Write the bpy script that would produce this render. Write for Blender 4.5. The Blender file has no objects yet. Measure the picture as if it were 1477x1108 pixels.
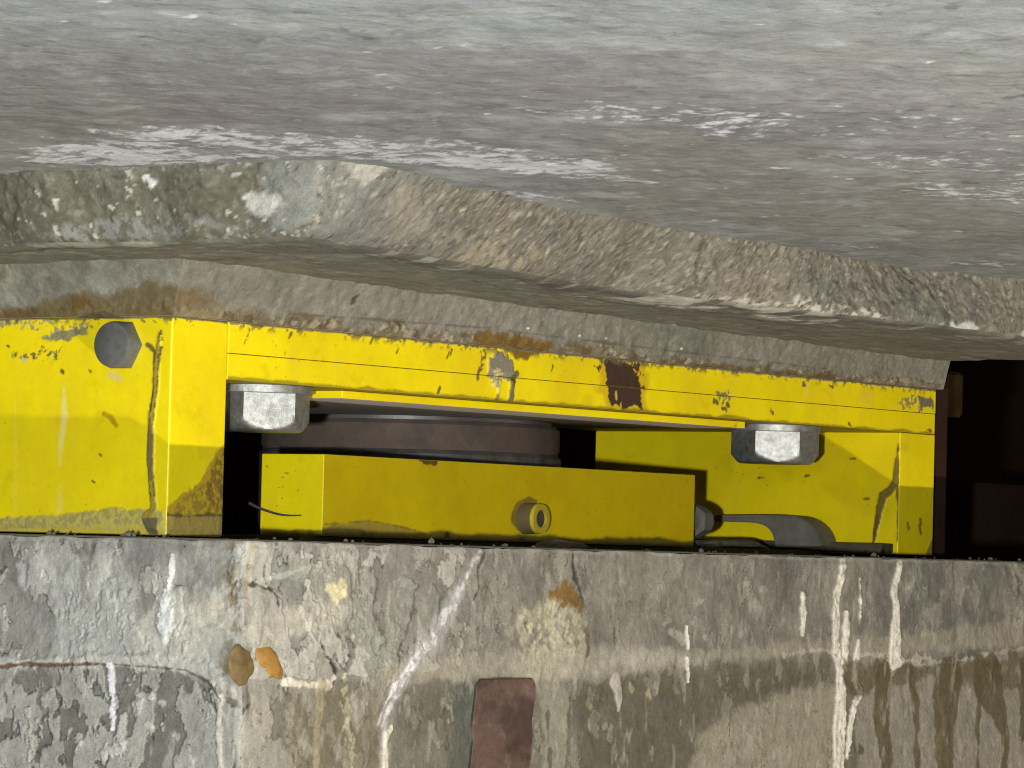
import bpy, math
import numpy as np
from mathutils import Vector

# ------------------------------------------------------------------ basics
H = 2.0                                   # eye height above the (unseen) ground, metres
FPX, CX, CY = 6000.0, 738.5, 554.0        # lens of the photograph (its 1477 px wide frame)
ROLL = 0.0255
PITCH = math.atan(246 * math.cos(ROLL) / FPX)
FW = np.array([0, math.cos(PITCH), math.sin(PITCH)])
R0 = np.array([1.0, 0, 0]); U0 = np.cross(R0, FW)
RT = R0 * math.cos(ROLL) + U0 * math.sin(ROLL)
UP = U0 * math.cos(ROLL) - R0 * math.sin(ROLL)
ANG = math.radians(55)                    # the bearing stands turned 55 degrees
EX = np.array([math.cos(ANG), math.sin(ANG), 0]); EY = np.array([-math.sin(ANG), math.cos(ANG), 0])
def _ray(px, py): return FW + RT * (px - CX) / FPX - UP * (py - CY) / FPX
_d = _ray(240, 772); O = _d * (2.9 / _d[1]); O[2] = 0
def _loc(p): return np.array([(p - O) @ EX, (p - O) @ EY, p[2]])
# survey helpers: where a mark measured in the photograph lies on a known plane of the bearing, in metres
def on_x(px, py, s): d = _ray(px, py); p = _loc(d * ((O @ EX + s) / (d @ EX))); return p[1], p[2]
def on_y(px, py, t): d = _ray(px, py); p = _loc(d * ((O @ EY + t) / (d @ EY))); return p[0], p[2]
def on_z(px, py, z, k=0.01):
    d = _ray(px, py); m = (z + k * (O @ EX)) / (d[2] + k * (d @ EX)); p = _loc(d * m); return p[0], p[1]
def world(l): return O + EX * l[0] + EY * l[1] + np.array([0, 0, l[2] + H])

scene = bpy.context.scene
COL = scene.collection
def c(r, g, b, k=1.0):
    v = np.array([r, g, b]) / 255.0
    return np.where(v <= 0.04045, v / 12.92, ((v + 0.055) / 1.055) ** 2.4) * k

# ------------------------------------------------------------------ noise
def _hash(ix, iy, iz, seed):
    h = (ix * np.int64(374761393) + iy * np.int64(668265263) + iz * np.int64(2147483647) + np.int64(seed) * np.int64(974634777)) & np.int64(0xffffffff)
    h = ((h ^ (h >> 13)) * np.int64(1274126177)) & np.int64(0xffffffff)
    h = ((h ^ (h >> 15)) * np.int64(2246822519)) & np.int64(0xffffffff)
    return ((h ^ (h >> 16)) & np.int64(0xffff)).astype(np.float64) / 32767.5 - 1.0
def vnoise(P, seed=0):
    i = np.floor(P).astype(np.int64); f = P - i; w = f * f * f * (f * (f * 6 - 15) + 10)
    x, y, z = i[:, 0], i[:, 1], i[:, 2]; r = 0
    for dx in (0, 1):
        wx = w[:, 0] if dx else 1 - w[:, 0]
        for dy in (0, 1):
            wy = w[:, 1] if dy else 1 - w[:, 1]
            for dz in (0, 1):
                wz = w[:, 2] if dz else 1 - w[:, 2]
                r = r + wx * wy * wz * _hash(x + dx, y + dy, z + dz, seed)
    return r
_a, _b = .9, .6
ROT = np.array([[math.cos(_a), -math.sin(_a), 0], [math.sin(_a), math.cos(_a), 0], [0, 0, 1]]) @ np.array([[1, 0, 0], [0, math.cos(_b), -math.sin(_b)], [0, math.sin(_b), math.cos(_b)]])
def fbm(P, freq, oct=4, seed=0, gain=0.5):
    Q = P * freq if np.isscalar(freq) else P * np.array(freq)
    Q = Q @ ROT; a, r, t = 1.0, 0.0, 0.0
    for k in range(oct):
        r = r + a * vnoise(Q + 17.3 * k, seed + k); t += a; a *= gain; Q = (Q * 2.03) @ ROT
    return r / t * 1.6
def sst(a, b, x): t = np.clip((x - a) / (b - a), 0, 1); return t * t * (3 - 2 * t)

# ------------------------------------------------------------------ painting marks into a surface
class Skin:
    """colour, relief and bareness of the points of one surface; u, v are metres along it"""
    def __init__(s, P, u, v, base):
        s.P, s.u, s.v = P, u, v
        s.col = np.tile(np.asarray(base, float), (len(u), 1)); s.h = np.zeros(len(u)); s.bare = np.zeros(len(u))
    def mix(s, m, col, dh=0.0, bare=None, idx=None):
        if idx is None: idx = slice(None)
        if col is not None: s.col[idx] = s.col[idx] * (1 - m[:, None]) + np.asarray(col) * m[:, None]
        s.h[idx] += dh * m
        if bare is not None: s.bare[idx] = s.bare[idx] * (1 - m) + bare * m
    def near(s, pts, pad):
        pts = np.asarray(pts); a = pts.min(0) - pad; b = pts.max(0) + pad
        return np.nonzero((s.u > a[0]) & (s.u < b[0]) & (s.v > a[1]) & (s.v < b[1]))[0]
    def poly(s, pts, col, soft=.001, warp=.002, wf=150, a=1.0, dh=0.0, bare=None, seed=1, rag=0.0):
        idx = s.near(pts, soft * 2 + warp * 2 + .002)
        if len(idx) == 0: return
        u, v, P = s.u[idx], s.v[idx], s.P[idx]; pts = np.asarray(pts); n = len(pts)
        d = np.full(len(idx), 1e9); ins = np.zeros(len(idx), bool)
        for i in range(n):
            x0, y0 = pts[i]; x1, y1 = pts[(i + 1) % n]; ex, ey = x1 - x0, y1 - y0
            t = np.clip(((u - x0) * ex + (v - y0) * ey) / (ex * ex + ey * ey + 1e-18), 0, 1)
            d = np.minimum(d, np.hypot(u - x0 - t * ex, v - y0 - t * ey))
            cr = ((y0 > v) != (y1 > v)); cr &= u < (x1 - x0) * (v - y0) / ((y1 - y0) if y1 != y0 else 1e-12) + x0; ins ^= cr
        d = np.where(ins, -d, d) + warp * fbm(P, wf, 4, seed, .6)
        m = a * (1 - sst(-soft, soft, d))
        if rag: m = m * sst(-rag, .15, fbm(P, wf * 2.5, 3, seed + 50))
        s.mix(m, col, dh, bare, idx)
    def line(s, pts, w, col, soft=.0006, warp=.0006, wf=250, a=1.0, dh=0.0, bare=None, seed=2, rag=0.0):
        ws = [w] * len(pts) if np.isscalar(w) else list(w)
        idx = s.near(pts, max(ws) + soft * 2 + warp * 2 + .001)
        if len(idx) == 0: return
        u, v, P = s.u[idx], s.v[idx], s.P[idx]; d = np.full(len(idx), 1e9)
        for i in range(len(pts) - 1):
            x0, y0 = pts[i]; x1, y1 = pts[i + 1]; ex, ey = x1 - x0, y1 - y0
            t = np.clip(((u - x0) * ex + (v - y0) * ey) / (ex * ex + ey * ey + 1e-18), 0, 1)
            d = np.minimum(d, np.hypot(u - x0 - t * ex, v - y0 - t * ey) - (ws[i] + (ws[i + 1] - ws[i]) * t))
        d = d + warp * fbm(P, wf, 3, seed, .6)
        m = a * (1 - sst(-soft, soft, d))
        if rag: m = m * sst(-rag, .15, fbm(P, wf * 1.5, 3, seed + 50))
        s.mix(m, col, dh, bare, idx)

# ------------------------------------------------------------------ meshes
def make_mesh(name, V, F, mat, col=None, bare=None, smooth=True):
    """V (N,3), F (M,4) or list; returns the object, not parented"""
    me = bpy.data.meshes.new(name)
    if isinstance(F, np.ndarray):
        me.vertices.add(len(V)); me.vertices.foreach_set('co', np.ascontiguousarray(V, np.float32).ravel())
        k = F.shape[1]; me.loops.add(F.size); me.loops.foreach_set('vertex_index', np.ascontiguousarray(F, np.int32).ravel())
        me.polygons.add(len(F)); me.polygons.foreach_set('loop_start', np.arange(0, F.size, k, dtype=np.int32))
        me.update(calc_edges=True); me.validate()
    else:
        me.from_pydata([tuple(v) for v in V], [], F)
    if smooth: me.polygons.foreach_set('use_smooth', np.ones(len(me.polygons), bool))
    if col is not None:
        a = me.attributes.new('Col', 'FLOAT_COLOR', 'POINT')
        a.data.foreach_set('color', np.ascontiguousarray(np.c_[col, np.ones(len(col))], np.float32).ravel())
    if bare is not None:
        a = me.attributes.new('Bare', 'FLOAT', 'POINT'); a.data.foreach_set('value', np.ascontiguousarray(bare, np.float32))
    me.materials.append(mat); me.update()
    o = bpy.data.objects.new(name, me); COL.objects.link(o)
    return o
def grid_faces(nu, nv, off=0, flip=False):
    i, j = np.meshgrid(np.arange(nu - 1), np.arange(nv - 1), indexing='ij'); a = (i * nv + j).ravel() + off
    F = np.stack([a, a + nv, a + nv + 1, a + 1], 1)
    return F[:, ::-1] if flip else F
def steps(a, b, h): return np.linspace(a, b, max(2, int(abs(b - a) / h) + 1))
def edge_in(arr, r):
    """adds the lines a rounded edge needs at both ends"""
    a, b = arr[0], arr[-1]
    return np.unique(np.round(np.concatenate([arr, a + r * np.array([.15, .4, .7, 1]), b - r * np.array([.15, .4, .7, 1])]), 7))
def block_mesh(name, X, Y, Z, base, mat, skin, r=.001, dense='', warp=None, parent=None):
    """a rounded box made of fine grids; faces not named in `dense` are coarse. skin(face, P) -> Skin"""
    ax = [np.asarray(q, float) for q in (X, Y, Z)]; fine = [edge_in(q, r) for q in ax]
    coarse = [edge_in(np.array([q[0], q[-1]]), r) for q in ax]
    lo = np.array([q[0] for q in ax]); hi = np.array([q[-1] for q in ax])
    Vs, Fs, Cs, Bs, off = [], [], [], [], 0
    for axis in range(3):
        for sgn in (-1, 1):
            fn = '-+'[sgn > 0] + 'xyz'[axis]; src = fine if fn in dense else coarse
            a1, a2 = [k for k in range(3) if k != axis]
            g1, g2 = np.meshgrid(src[a1], src[a2], indexing='ij'); n = g1.size
            P = np.zeros((n, 3)); P[:, a1] = g1.ravel(); P[:, a2] = g2.ravel(); P[:, axis] = hi[axis] if sgn > 0 else lo[axis]
            C_ = np.clip(P, lo + r, hi - r); N = P - C_; L = np.linalg.norm(N, axis=1, keepdims=True); N = N / np.maximum(L, 1e-9)
            P = C_ + N * r
            fade = np.ones(n)
            for k in (a1, a2): fade *= sst(r * .9, r * .9 + max(.004, r), np.minimum(P[:, k] - lo[k], hi[k] - P[:, k]) + r * .9 * 0)
            s = skin(fn, P); P = P + N * (s.h * fade)[:, None]
            flip = (sgn > 0) == (axis == 1)
            Fs.append(grid_faces(len(src[a1]), len(src[a2]), off, flip)); off += n
            Vs.append(P); Cs.append(s.col); Bs.append(s.bare)
    V = np.concatenate(Vs); F = np.concatenate(Fs); C = np.concatenate(Cs); B = np.concatenate(Bs)
    key = np.round(V, 6); _, first, inv = np.unique(key, axis=0, return_index=True, return_inverse=True)
    inv = inv.reshape(-1); V = V[first]; C = C[first]; B = B[first]; F = inv[F]
    if warp is not None: V = warp(V)
    o = make_mesh(name, V - np.asarray(base), F, mat, C, B)
    if parent is not None: o.parent = parent
    return o
def empty(name, base):
    o = bpy.data.objects.new(name, None); COL.objects.link(o); o.empty_display_size = .05
    o.location = world(base); o.rotation_euler = (0, 0, ANG); return o
def tag(o, label, cat, group=None, kind=None):
    o['label'] = label; o['category'] = cat
    if group: o['group'] = group
    if kind: o['kind'] = kind
    return o
def lathe(prof, n=64, axis='z', at=(0, 0, 0), hexagon=False, turn=0.0):
    """closed solid of revolution; prof = [(radius, along)]; a hexagon when asked"""
    k = 6 if hexagon else n; V, F = [], []
    for (r, t) in prof:
        for i in range(k):
            a = 2 * math.pi * i / k + turn; q = (r * math.cos(a), r * math.sin(a), t)
            if axis == 'x': q = (t, q[0], q[1])
            if axis == 'y': q = (q[0], t, q[1])
            V.append((q[0] + at[0], q[1] + at[1], q[2] + at[2]))
    m = len(prof)
    for j in range(m - 1):
        for i in range(k):
            f = (j * k + i, j * k + (i + 1) % k, (j + 1) * k + (i + 1) % k, (j + 1) * k + i); F.append(f)
    F.append(tuple(range(k))[::-1]); F.append(tuple((m - 1) * k + i for i in range(k)))
    return V, F
def solid(name, V, F, mat, parent=None, bevel=0.0, smooth=False):
    o = make_mesh(name, np.array(V), [tuple(f) for f in F], mat, smooth=smooth)
    import bmesh
    bm = bmesh.new(); bm.from_mesh(o.data); bmesh.ops.recalc_face_normals(bm, faces=bm.faces)
    if bevel:
        ed = [e for e in bm.edges if len(e.link_faces) == 2 and e.calc_face_angle(0) > .4]
        bmesh.ops.bevel(bm, geom=ed, offset=bevel, segments=2, affect='EDGES', clamp_overlap=True)
    if smooth:
        for e in bm.edges: e.smooth = not (len(e.link_faces) == 2 and e.calc_face_angle(0) > .6)
    bm.to_mesh(o.data); bm.free()
    if parent is not None: o.parent = parent
    return o
def hex_head(name, rad, h, mat, axis, at, turn, parent, sgn=1, c0=.72, ck=.62):
    """hexagon head with the turned-off corners of a real bolt: hexagon prism cut by a cone"""
    import bmesh
    n = 96; V, F = [], []; k = 14
    ts = [0, .15, .5, .72, .82, .9, .96, 1.0]
    for t in ts:
        for i in range(n):
            a = 2 * math.pi * i / n
            b = (a + math.pi / 6) % (math.pi / 3) - math.pi / 6
            rr = rad * math.cos(math.pi / 6) / math.cos(b)
            lim = rad * (1.0 - max(0, t - c0) * ck) if t < 1 else rad * .80
            rr = min(rr, lim); q = (rr * math.cos(a + turn), rr * math.sin(a + turn), t * h * sgn)
            if axis == 'x': q = (q[2], q[0], q[1])
            if axis == 'y': q = (q[0], q[2], q[1])
            V.append(tuple(q[m] + at[m] for m in range(3)))
    for j in range(len(ts) - 1):
        for i in range(n): F.append((j * n + i, j * n + (i + 1) % n, (j + 1) * n + (i + 1) % n, (j + 1) * n + i))
    F.append(tuple(range(n))); F.append(tuple((len(ts) - 1) * n + i for i in range(n)))
    return solid(name, V, F, mat, parent, smooth=True)

# ------------------------------------------------------------------ materials
def new_mat(name):
    m = bpy.data.materials.new(name); m.use_nodes = True; nt = m.node_tree
    return m, nt, nt.nodes['Principled BSDF']
def node(nt, t, **kw):
    n = nt.nodes.new(t)
    for k, v in kw.items():
        if k in n.inputs: n.inputs[k].default_value = v
        else: setattr(n, k, v)
    return n
def noise_fac(nt, scale, detail, rough, lo, hi, a, b, vec=None):
    """noise mapped from [lo,hi] to [a,b]"""
    n = node(nt, 'ShaderNodeTexNoise', Scale=scale, Detail=detail, Roughness=rough)
    if vec: nt.links.new(vec, n.inputs['Vector'])
    r = node(nt, 'ShaderNodeMapRange'); r.inputs[1].default_value = lo; r.inputs[2].default_value = hi; r.inputs[3].default_value = a; r.inputs[4].default_value = b
    nt.links.new(n.outputs['Fac'], r.inputs[0]); return r.outputs[0], n.outputs['Fac']
def mult(nt, col, fac):
    m = node(nt, 'ShaderNodeVectorMath', operation='SCALE'); nt.links.new(col, m.inputs[0]); nt.links.new(fac, m.inputs['Scale']); return m.outputs[0]
def math_(nt, op, a, b):
    m = node(nt, 'ShaderNodeMath', operation=op)
    for i, q in enumerate((a, b)):
        if isinstance(q, (int, float)): m.inputs[i].default_value = q
        else: nt.links.new(q, m.inputs[i])
    return m.outputs[0]
def surface_mat(name, rough0, rough1, spec, grain, bump_d, bump_bare, speck=0.0):
    """painted surfaces: colour and bareness come with the mesh, grain and fine relief from noise"""
    m, nt, b = new_mat(name)
    tc = node(nt, 'ShaderNodeTexCoord').outputs['Object']
    col = node(nt, 'ShaderNodeAttribute', attribute_name='Col').outputs['Color']
    bare = node(nt, 'ShaderNodeAttribute', attribute_name='Bare').outputs['Fac']
    f1, n1 = noise_fac(nt, 700, 5, .7, .3, .7, 1 - grain, 1 + grain, tc)
    f2, n2 = noise_fac(nt, 90, 6, .65, .3, .7, 1 - grain * .7, 1 + grain * .7, tc)
    col = mult(nt, mult(nt, col, f1), f2)
    if speck:
        v = node(nt, 'ShaderNodeTexVoronoi', Scale=260.0); nt.links.new(tc, v.inputs['Vector'])
        sep = node(nt, 'ShaderNodeSeparateColor'); nt.links.new(v.outputs['Color'], sep.inputs[0])
        r = node(nt, 'ShaderNodeMapRange'); r.inputs[3].default_value = 1 - speck; r.inputs[4].default_value = 1 + speck
        nt.links.new(sep.outputs[0], r.inputs[0]); col = mult(nt, col, r.outputs[0])
    nt.links.new(col, b.inputs['Base Color'])
    rr = node(nt, 'ShaderNodeMapRange'); rr.inputs[3].default_value = rough0; rr.inputs[4].default_value = rough1
    nt.links.new(bare, rr.inputs[0])
    f3, _ = noise_fac(nt, 40, 4, .6, .3, .7, -.08, .08, tc)
    nt.links.new(math_(nt, 'ADD', rr.outputs[0], f3), b.inputs['Roughness'])
    b.inputs['Specular IOR Level'].default_value = spec
    hgt = math_(nt, 'ADD', math_(nt, 'MULTIPLY', n1, .35), math_(nt, 'MULTIPLY', n2, 1.0))
    st = node(nt, 'ShaderNodeMapRange'); st.inputs[3].default_value = bump_d; st.inputs[4].default_value = bump_bare
    nt.links.new(bare, st.inputs[0])
    bp = node(nt, 'ShaderNodeBump', Distance=.0025); nt.links.new(hgt, bp.inputs['Height']); nt.links.new(st.outputs[0], bp.inputs['Strength'])
    nt.links.new(bp.outputs[0], b.inputs['Normal'])
    return m
M_YEL = surface_mat('yellow_paint', .42, .9, .4, .05, .10, .8)
M_CON = surface_mat('weathered_concrete', .92, .6, .25, .22, .45, .35, .06)
M_HAU = surface_mat('rough_cast_concrete', .92, .6, .25, .22, .5, .35, .08)
M_SOF = surface_mat('soffit_concrete', .85, .55, .3, .20, .5, .25)
def steel_mat(name, col, rough, metal, var, bump=.25, dirt=None, scale=60, spec=.5):
    m, nt, b = new_mat(name); tc = node(nt, 'ShaderNodeTexCoord').outputs['Object']
    f, n = noise_fac(nt, scale, 7, .7, .35, .65, 0, 1, tc)
    mx = node(nt, 'ShaderNodeMix', data_type='RGBA'); nt.links.new(f, mx.inputs[0])
    mx.inputs[6].default_value = (*col, 1); d = dirt if dirt is not None else np.asarray(col) * (1 - var); mx.inputs[7].default_value = (*d, 1)
    f2, n2 = noise_fac(nt, scale * 8, 4, .7, .3, .7, .8, 1.2, tc)
    nt.links.new(mult(nt, mx.outputs[2], f2), b.inputs['Base Color'])
    b.inputs['Specular IOR Level'].default_value = spec; b.inputs['Metallic'].default_value = metal; b.inputs['Roughness'].default_value = rough
    bp = node(nt, 'ShaderNodeBump', Distance=.001, Strength=bump); nt.links.new(n2, bp.inputs['Height']); nt.links.new(bp.outputs[0], b.inputs['Normal'])
    return m
M_ZINC = steel_mat('galvanised_steel', (.46, .47, .46), .44, .75, .3, .35, (.24, .24, .23), 160)
M_GREY = steel_mat('weathered_grey_steel', (.135, .138, .13), .65, .2, .3, .4, (.085, .085, .08))
M_RUST = steel_mat('dull_brown_steel', (.135, .088, .062), .8, 0, .3, .5, (.075, .058, .048), 40)
M_DARK = steel_mat('dark_steel', (.11, .095, .085), .65, .2, .3, .3, (.045, .043, .04))
M_BROWN = steel_mat('grimy_brown_paint', (.13, .10, .035), .8, 0, .3, .3, (.09, .07, .03))
M_PTFE = steel_mat('sliding_sheet_white', (.20, .185, .18), .45, .2, .3, .2, (.06, .05, .045), 20)
M_RUBB = steel_mat('grey_rubber', (.155, .14, .115), .8, 0, .3, .4, (.10, .09, .07), 50)
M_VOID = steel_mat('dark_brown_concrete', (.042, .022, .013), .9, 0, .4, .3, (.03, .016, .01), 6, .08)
M_OCHR = steel_mat('ochre_foam', (.036, .023, .006), .95, 0, .4, .3, (.02, .012, .003), 40, .1)
M_ORNG = steel_mat('orange_resin', (.40, .21, .04), .6, 0, .4, .5, (.24, .13, .03), 110)

# ------------------------------------------------------------------ yellow steel
YEL = np.array([.78, .625, .003])
CONC = c(140, 135, 122); MUD = c(105, 80, 38); BLK = c(45, 42, 36); GRY = c(120, 116, 102); PALE = c(214, 200, 120)
def yel_base(P, u, v, seed=3):
    s = Skin(P, u, v, YEL)
    n = fbm(P, 14, 5, seed, .6); s.col *= (1 + .10 * n)[:, None]; s.mix(sst(-.2, .9, fbm(P, (40, 40, 7), 4, seed + 2, .6)) * .22, c(205, 178, 40)); s.mix(sst(.0, .9, fbm(P, 9, 4, seed + 3)) * .25, c(196, 160, 8))
    s.mix(sst(.5, 1.0, fbm(P, 60, 4, seed + 5)) * .22, c(180, 150, 20))           # faint dirt
    s.mix(sst(1.26, 1.36, fbm(P, 300, 2, seed + 9) + .25 * fbm(P, 25, 2, seed + 10)) * .75, c(125, 105, 30), -.0001)         # pin spots
    return s
def px_x(s_, pts): return [on_x(a, b, s_) for a, b in pts]
def px_y(t_, pts): return [on_y(a, b, t_) for a, b in pts]

def skin_left_face(P):
    s = yel_base(P, P[:, 1], P[:, 2], 11); q = lambda *pts: px_x(0.0, pts)
    # mortar smeared along the foot
    s.poly(q((-60, 752), (100, 742), (160, 733), (236, 738), (238, 800), (-60, 800)), c(176, 164, 84), .0012, .0015, 120, .9, .001, .8, 5)
    s.poly(q((-60, 752), (100, 742), (160, 733), (236, 738), (238, 755), (-60, 765)), c(140, 132, 85), .0015, .002, 160, .6, .0006, .9, 6, .4)
    s.poly(q((-20, 762), (236, 760), (238, 800), (-20, 800)), c(190, 165, 20), .001, .002, 120, .5, 0, .3, 7, .3)
    # grey worn smear near the top edge
    s.poly(q((-10, 455), (60, 461), (130, 463), (125, 475), (80, 490), (50, 492), (60, 478), (20, 470), (-10, 470)), c(150, 142, 105), .001, .003, 110, .9, -.0002, .9, 8, .25)
    s.poly(q((60, 486), (90, 478), (128, 470), (125, 480), (95, 490), (60, 493)), c(125, 118, 90), .0008, .002, 160, .9, -.0002, .9, 9)
    s.poly(q((15, 508), (45, 512), (60, 505), (86, 504), (85, 515), (50, 518), (20, 514)), c(95, 88, 55), .0006, .003, 200, .9, -.0003, .9, 10, .2)
    s.poly(q((30, 518), (42, 515), (40, 522), (32, 523)), c(200, 190, 130), .0005, .001, 200, .8)
    # pale run marks
    s.line(q((92, 560), (93, 600), (88, 640), (86, 670)), (.0012, .0028, .002, .0006), c(226, 214, 140), .0015, .0008, 80, .55)
    s.line(q((88, 700), (85, 735)), (.001, .003), c(220, 205, 110), .0015, .0008, 80, .4)
    s.line(q((22, 560), (23, 640), (22, 740)), (.0006, .001, .001), c(220, 205, 90), .001, .0005, 80, .35)
    s.line(q((150, 597), (160, 603), (168, 614)), (.0018, .0022, .0016), c(150, 122, 10), .0008, .0004, 200, .75)
    # dark bolt halo and its pale drip
    s.line(q((160, 540), (172, 545)), .003, c(205, 190, 120), .0015, .001, 150, .7)
    # the cracked run of mortar beside the corner
    run = q((231, 480), (229, 505), (226, 530), (225, 560), (221, 590), (218, 620), (217, 660), (219, 695), (221, 715), (222, 735), (214, 748), (222, 768))
    s.line(run, (.001, .0016, .0026, .0024, .0026, .0028, .0028, .0028, .0028, .003, .0036, .004), c(150, 130, 45), .0005, .0008, 200, .95, .0012, .8, 12)
    s.line([(a - .0016, b) for a, b in run[1:9]], .0007, c(78, 66, 32), .0004, .0006, 220, .9, -.0004, 1, 13, .5)
    s.line([(a + .0020, b) for a, b in run[2:9]], .0006, c(70, 60, 32), .0004, .0006, 220, .9, -.0004, 1, 14, .4)
    s.line(q((218, 605), (217, 640), (219, 690)), (.0012, .0028, .002), c(112, 98, 60), .0006, .0006, 200, .9, .0003, .9, 15)
    s.line(q((212, 497), (218, 501), (223, 507), (222, 525)), (.0018, .0022, .0012, .0006), c(85, 74, 42), .0005, .0005, 200, .9)
    s.line(q((232, 478), (233, 500), (229, 520)), (.0016, .0014, .0008), c(75, 66, 36), .0005, .0008, 200, .9, 0, 1, 3, .2)
    s.poly(q((207, 748), (231, 746), (226, 775), (216, 775)), c(98, 90, 66), .0006, .001, 200, 1, .0006, 1)
    for x, y in ((128, 534), (88, 536), (133, 694), (143, 655), (130, 470), (10, 498), (60, 500), (205, 462), (222, 463), (88, 533)):
        s.line(q((x, y), (x + 3, y + 2)), .0009, c(95, 82, 30), .0005, .0006, 250, .9, -.0002, 1)
    top_chips(s, 0.16, 21); return s
def top_chips(s, ztop, seed, dens=.35):
    """concrete crumbs and missing paint along the upper edge"""
    d = (ztop - s.v) + .0012 * fbm(s.P, (60, 60, 60), 5, seed, .65)
    s.mix((1 - sst(.0006, .0018, d)) * .9, c(125, 112, 85), .0006, .9)
    band = (1 - sst(.001, .007, ztop - s.v)) * sst(dens, dens + .12, fbm(s.P, 190, 3, seed + 3))
    s.mix(band * .85, c(95, 82, 50), -.0002, .9)
def skin_left_leg(fn, P):
    if fn == '-x': return skin_left_face(P)
    if fn == '-y':
        s = yel_base(P, P[:, 0], P[:, 2], 31); q = lambda *p: px_y(0.0, p)
        s.poly(q((326, 640), (310, 655), (297, 680), (285, 700), (262, 712), (236, 740), (236, 800), (330, 800)), c(168, 136, 30), .001, .0015, 120, .85, .0002, .6, 4)
        s.poly(q((330, 645), (316, 660), (305, 680), (296, 702), (300, 735), (330, 742)), c(118, 92, 34), .002, .004, 130, .8, .0004, 1, 5, .35)
        s.poly(q((280, 705), (330, 690), (330, 745), (250, 742), (250, 725)), c(120, 98, 40), .002, .004, 160, .6, .0004, 1, 6, .2)
        s.poly(q((233, 741), (330, 744), (330, 790), (233, 790)), c(150, 132, 70), .0008, .0012, 140, .9, .0009, 1, 7)
        s.line(q((236, 742), (270, 745), (300, 742), (328, 745)), .0008, c(80, 70, 34), .0005, .0012, 200, .8, 0, 1)
        top_chips(s, .16, 33, .5); return s
    return yel_base(P, P[:, 0] + P[:, 1], P[:, 2], 41)

def front_marks(s):
    q = lambda *p: px_y(0.0, p)
    # grey mortar splat with two runs
    s.poly(q((704, 520), (716, 510), (732, 512), (738, 528), (744, 540), (738, 550), (728, 545), (716, 556), (700, 545)), c(128, 122, 105), .0008, .003, 130, 1, .0016, 1, 51)
    s.poly(q((702, 540), (715, 532), (728, 540), (722, 552), (712, 556)), c(200, 186, 130), .0008, .003, 180, .9, .0006, 1, 52, .2)
    s.line(q((720, 550), (719, 565), (717, 577)), (.0022, .0018, .0026), c(205, 190, 105), .0006, .0006, 200, .95, .0012, .7)
    s.line(q((717, 571), (717, 578)), (.002, .0028), c(120, 105, 55), .0006, .0006, 200, .9)
    s.line(q((740, 545), (738, 560), (737, 580)), (.0034, .0026, .004), c(112, 104, 74), .0006, .0006, 200, 1, .0016, .9)
    s.line(q((745, 540), (738, 552)), (.003, .002), c(95, 85, 50), .0006, .001, 200, .9, .0005, 1)
    s.line(q((695, 505), (697, 515), (692, 530), (690, 546)), (.002, .003, .002, .002), c(95, 82, 40), .0006, .003, 180, .9, 0, 1, 53, .2)
    # brown stain from the plinth
    s.poly(q((690, 470), (810, 485), (805, 505), (790, 508), (775, 512), (757, 520), (742, 516), (730, 500), (700, 494)), c(110, 84, 24), .0016, .002, 110, .95, .0004, .9, 54)
    # worn red-brown patch
    s.poly(q((864, 514), (900, 510), (932, 520), (934, 592), (880, 592), (862, 560)), c(176, 130, 20), .004, .006, 90, .55, 0, .3, 49)
    s.poly(q((872, 520), (885, 516), (900, 524), (914, 520), (920, 545), (925, 560), (926, 588), (900, 589), (884, 584), (876, 562), (866, 556), (874, 545)), c(62, 42, 28), .0006, .004, 90, 1, -.0003, .9, 55)
    s.poly(q((862, 517), (875, 518), (880, 530), (868, 528)), c(62, 44, 26), .0005, .004, 160, 1, -.0003, .9, 56, .2)
    s.poly(q((912, 518), (922, 522), (928, 538), (922, 552), (931, 560), (915, 560)), c(62, 44, 26), .0005, .005, 170, 1, -.0003, .9, 57, .1)
    s.poly(q((858, 528), (866, 530), (863, 536)), c(62, 44, 26), .0005, .002, 200, 1)
    s.line(q((889, 566), (890, 575)), .0014, c(205, 180, 70), .0006, .0008, 200, .9); s.line(q((897, 580), (896, 590)), (.0005, .0025), c(200, 165, 10), .0006, .0008, 200, .9)
    s.poly(q((878, 518), (895, 510), (910, 520), (905, 528), (892, 524)), c(135, 122, 98), .0008, .004, 160, .9, .001, 1, 58, .2)
    # small chips on the right
    s.poly(q((1032, 564), (1052, 563), (1055, 573), (1042, 580), (1034, 574)), c(120, 112, 78), .0006, .004, 140, .95, -.0003, 1, 59, .15)
    for a, b in ((1031, 578), (1044, 589), (1050, 584), (1160, 555), (1197, 556), (1112, 592), (1225, 612), (1340, 620)): s.line(q((a, b), (a + 4, b + 3)), .0018, c(90, 76, 30), .0006, .002, 200, .9, -.0002, 1)
    s.poly(q((1290, 582), (1300, 575), (1318, 572), (1342, 572), (1346, 590), (1336, 590), (1330, 600), (1322, 586), (1305, 592)), c(128, 120, 82), .0008, .004, 120, .9, .0003, 1, 60, .15)
    s.poly(q((1324, 572), (1346, 576), (1346, 586), (1332, 588), (1326, 598)), c(105, 100, 80), .0006, .002, 160, .9, .0003, 1, 61)
    s.poly(q((1240, 565), (1260, 568), (1255, 585), (1235, 580)), c(222, 195, 50), .003, .003, 100, .6)
    s.line(q((1165, 553), (1163, 570)), .0018, c(222, 200, 90), .001, .001, 150, .7)
    for a, b, w in ((538, 487, 1.4), (575, 502, .9), (648, 508, 1.2), (652, 505, .8), (798, 528, 1), (420, 480, 1), (355, 490, .6), (635, 560, 1.6), (360, 477, 1)):
        s.line(q((a, b), (a - 3, b + 8)), .0008 * w, c(80, 68, 24), .0004, .001, 250, .85, -.0002, 1)
    return s
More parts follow.
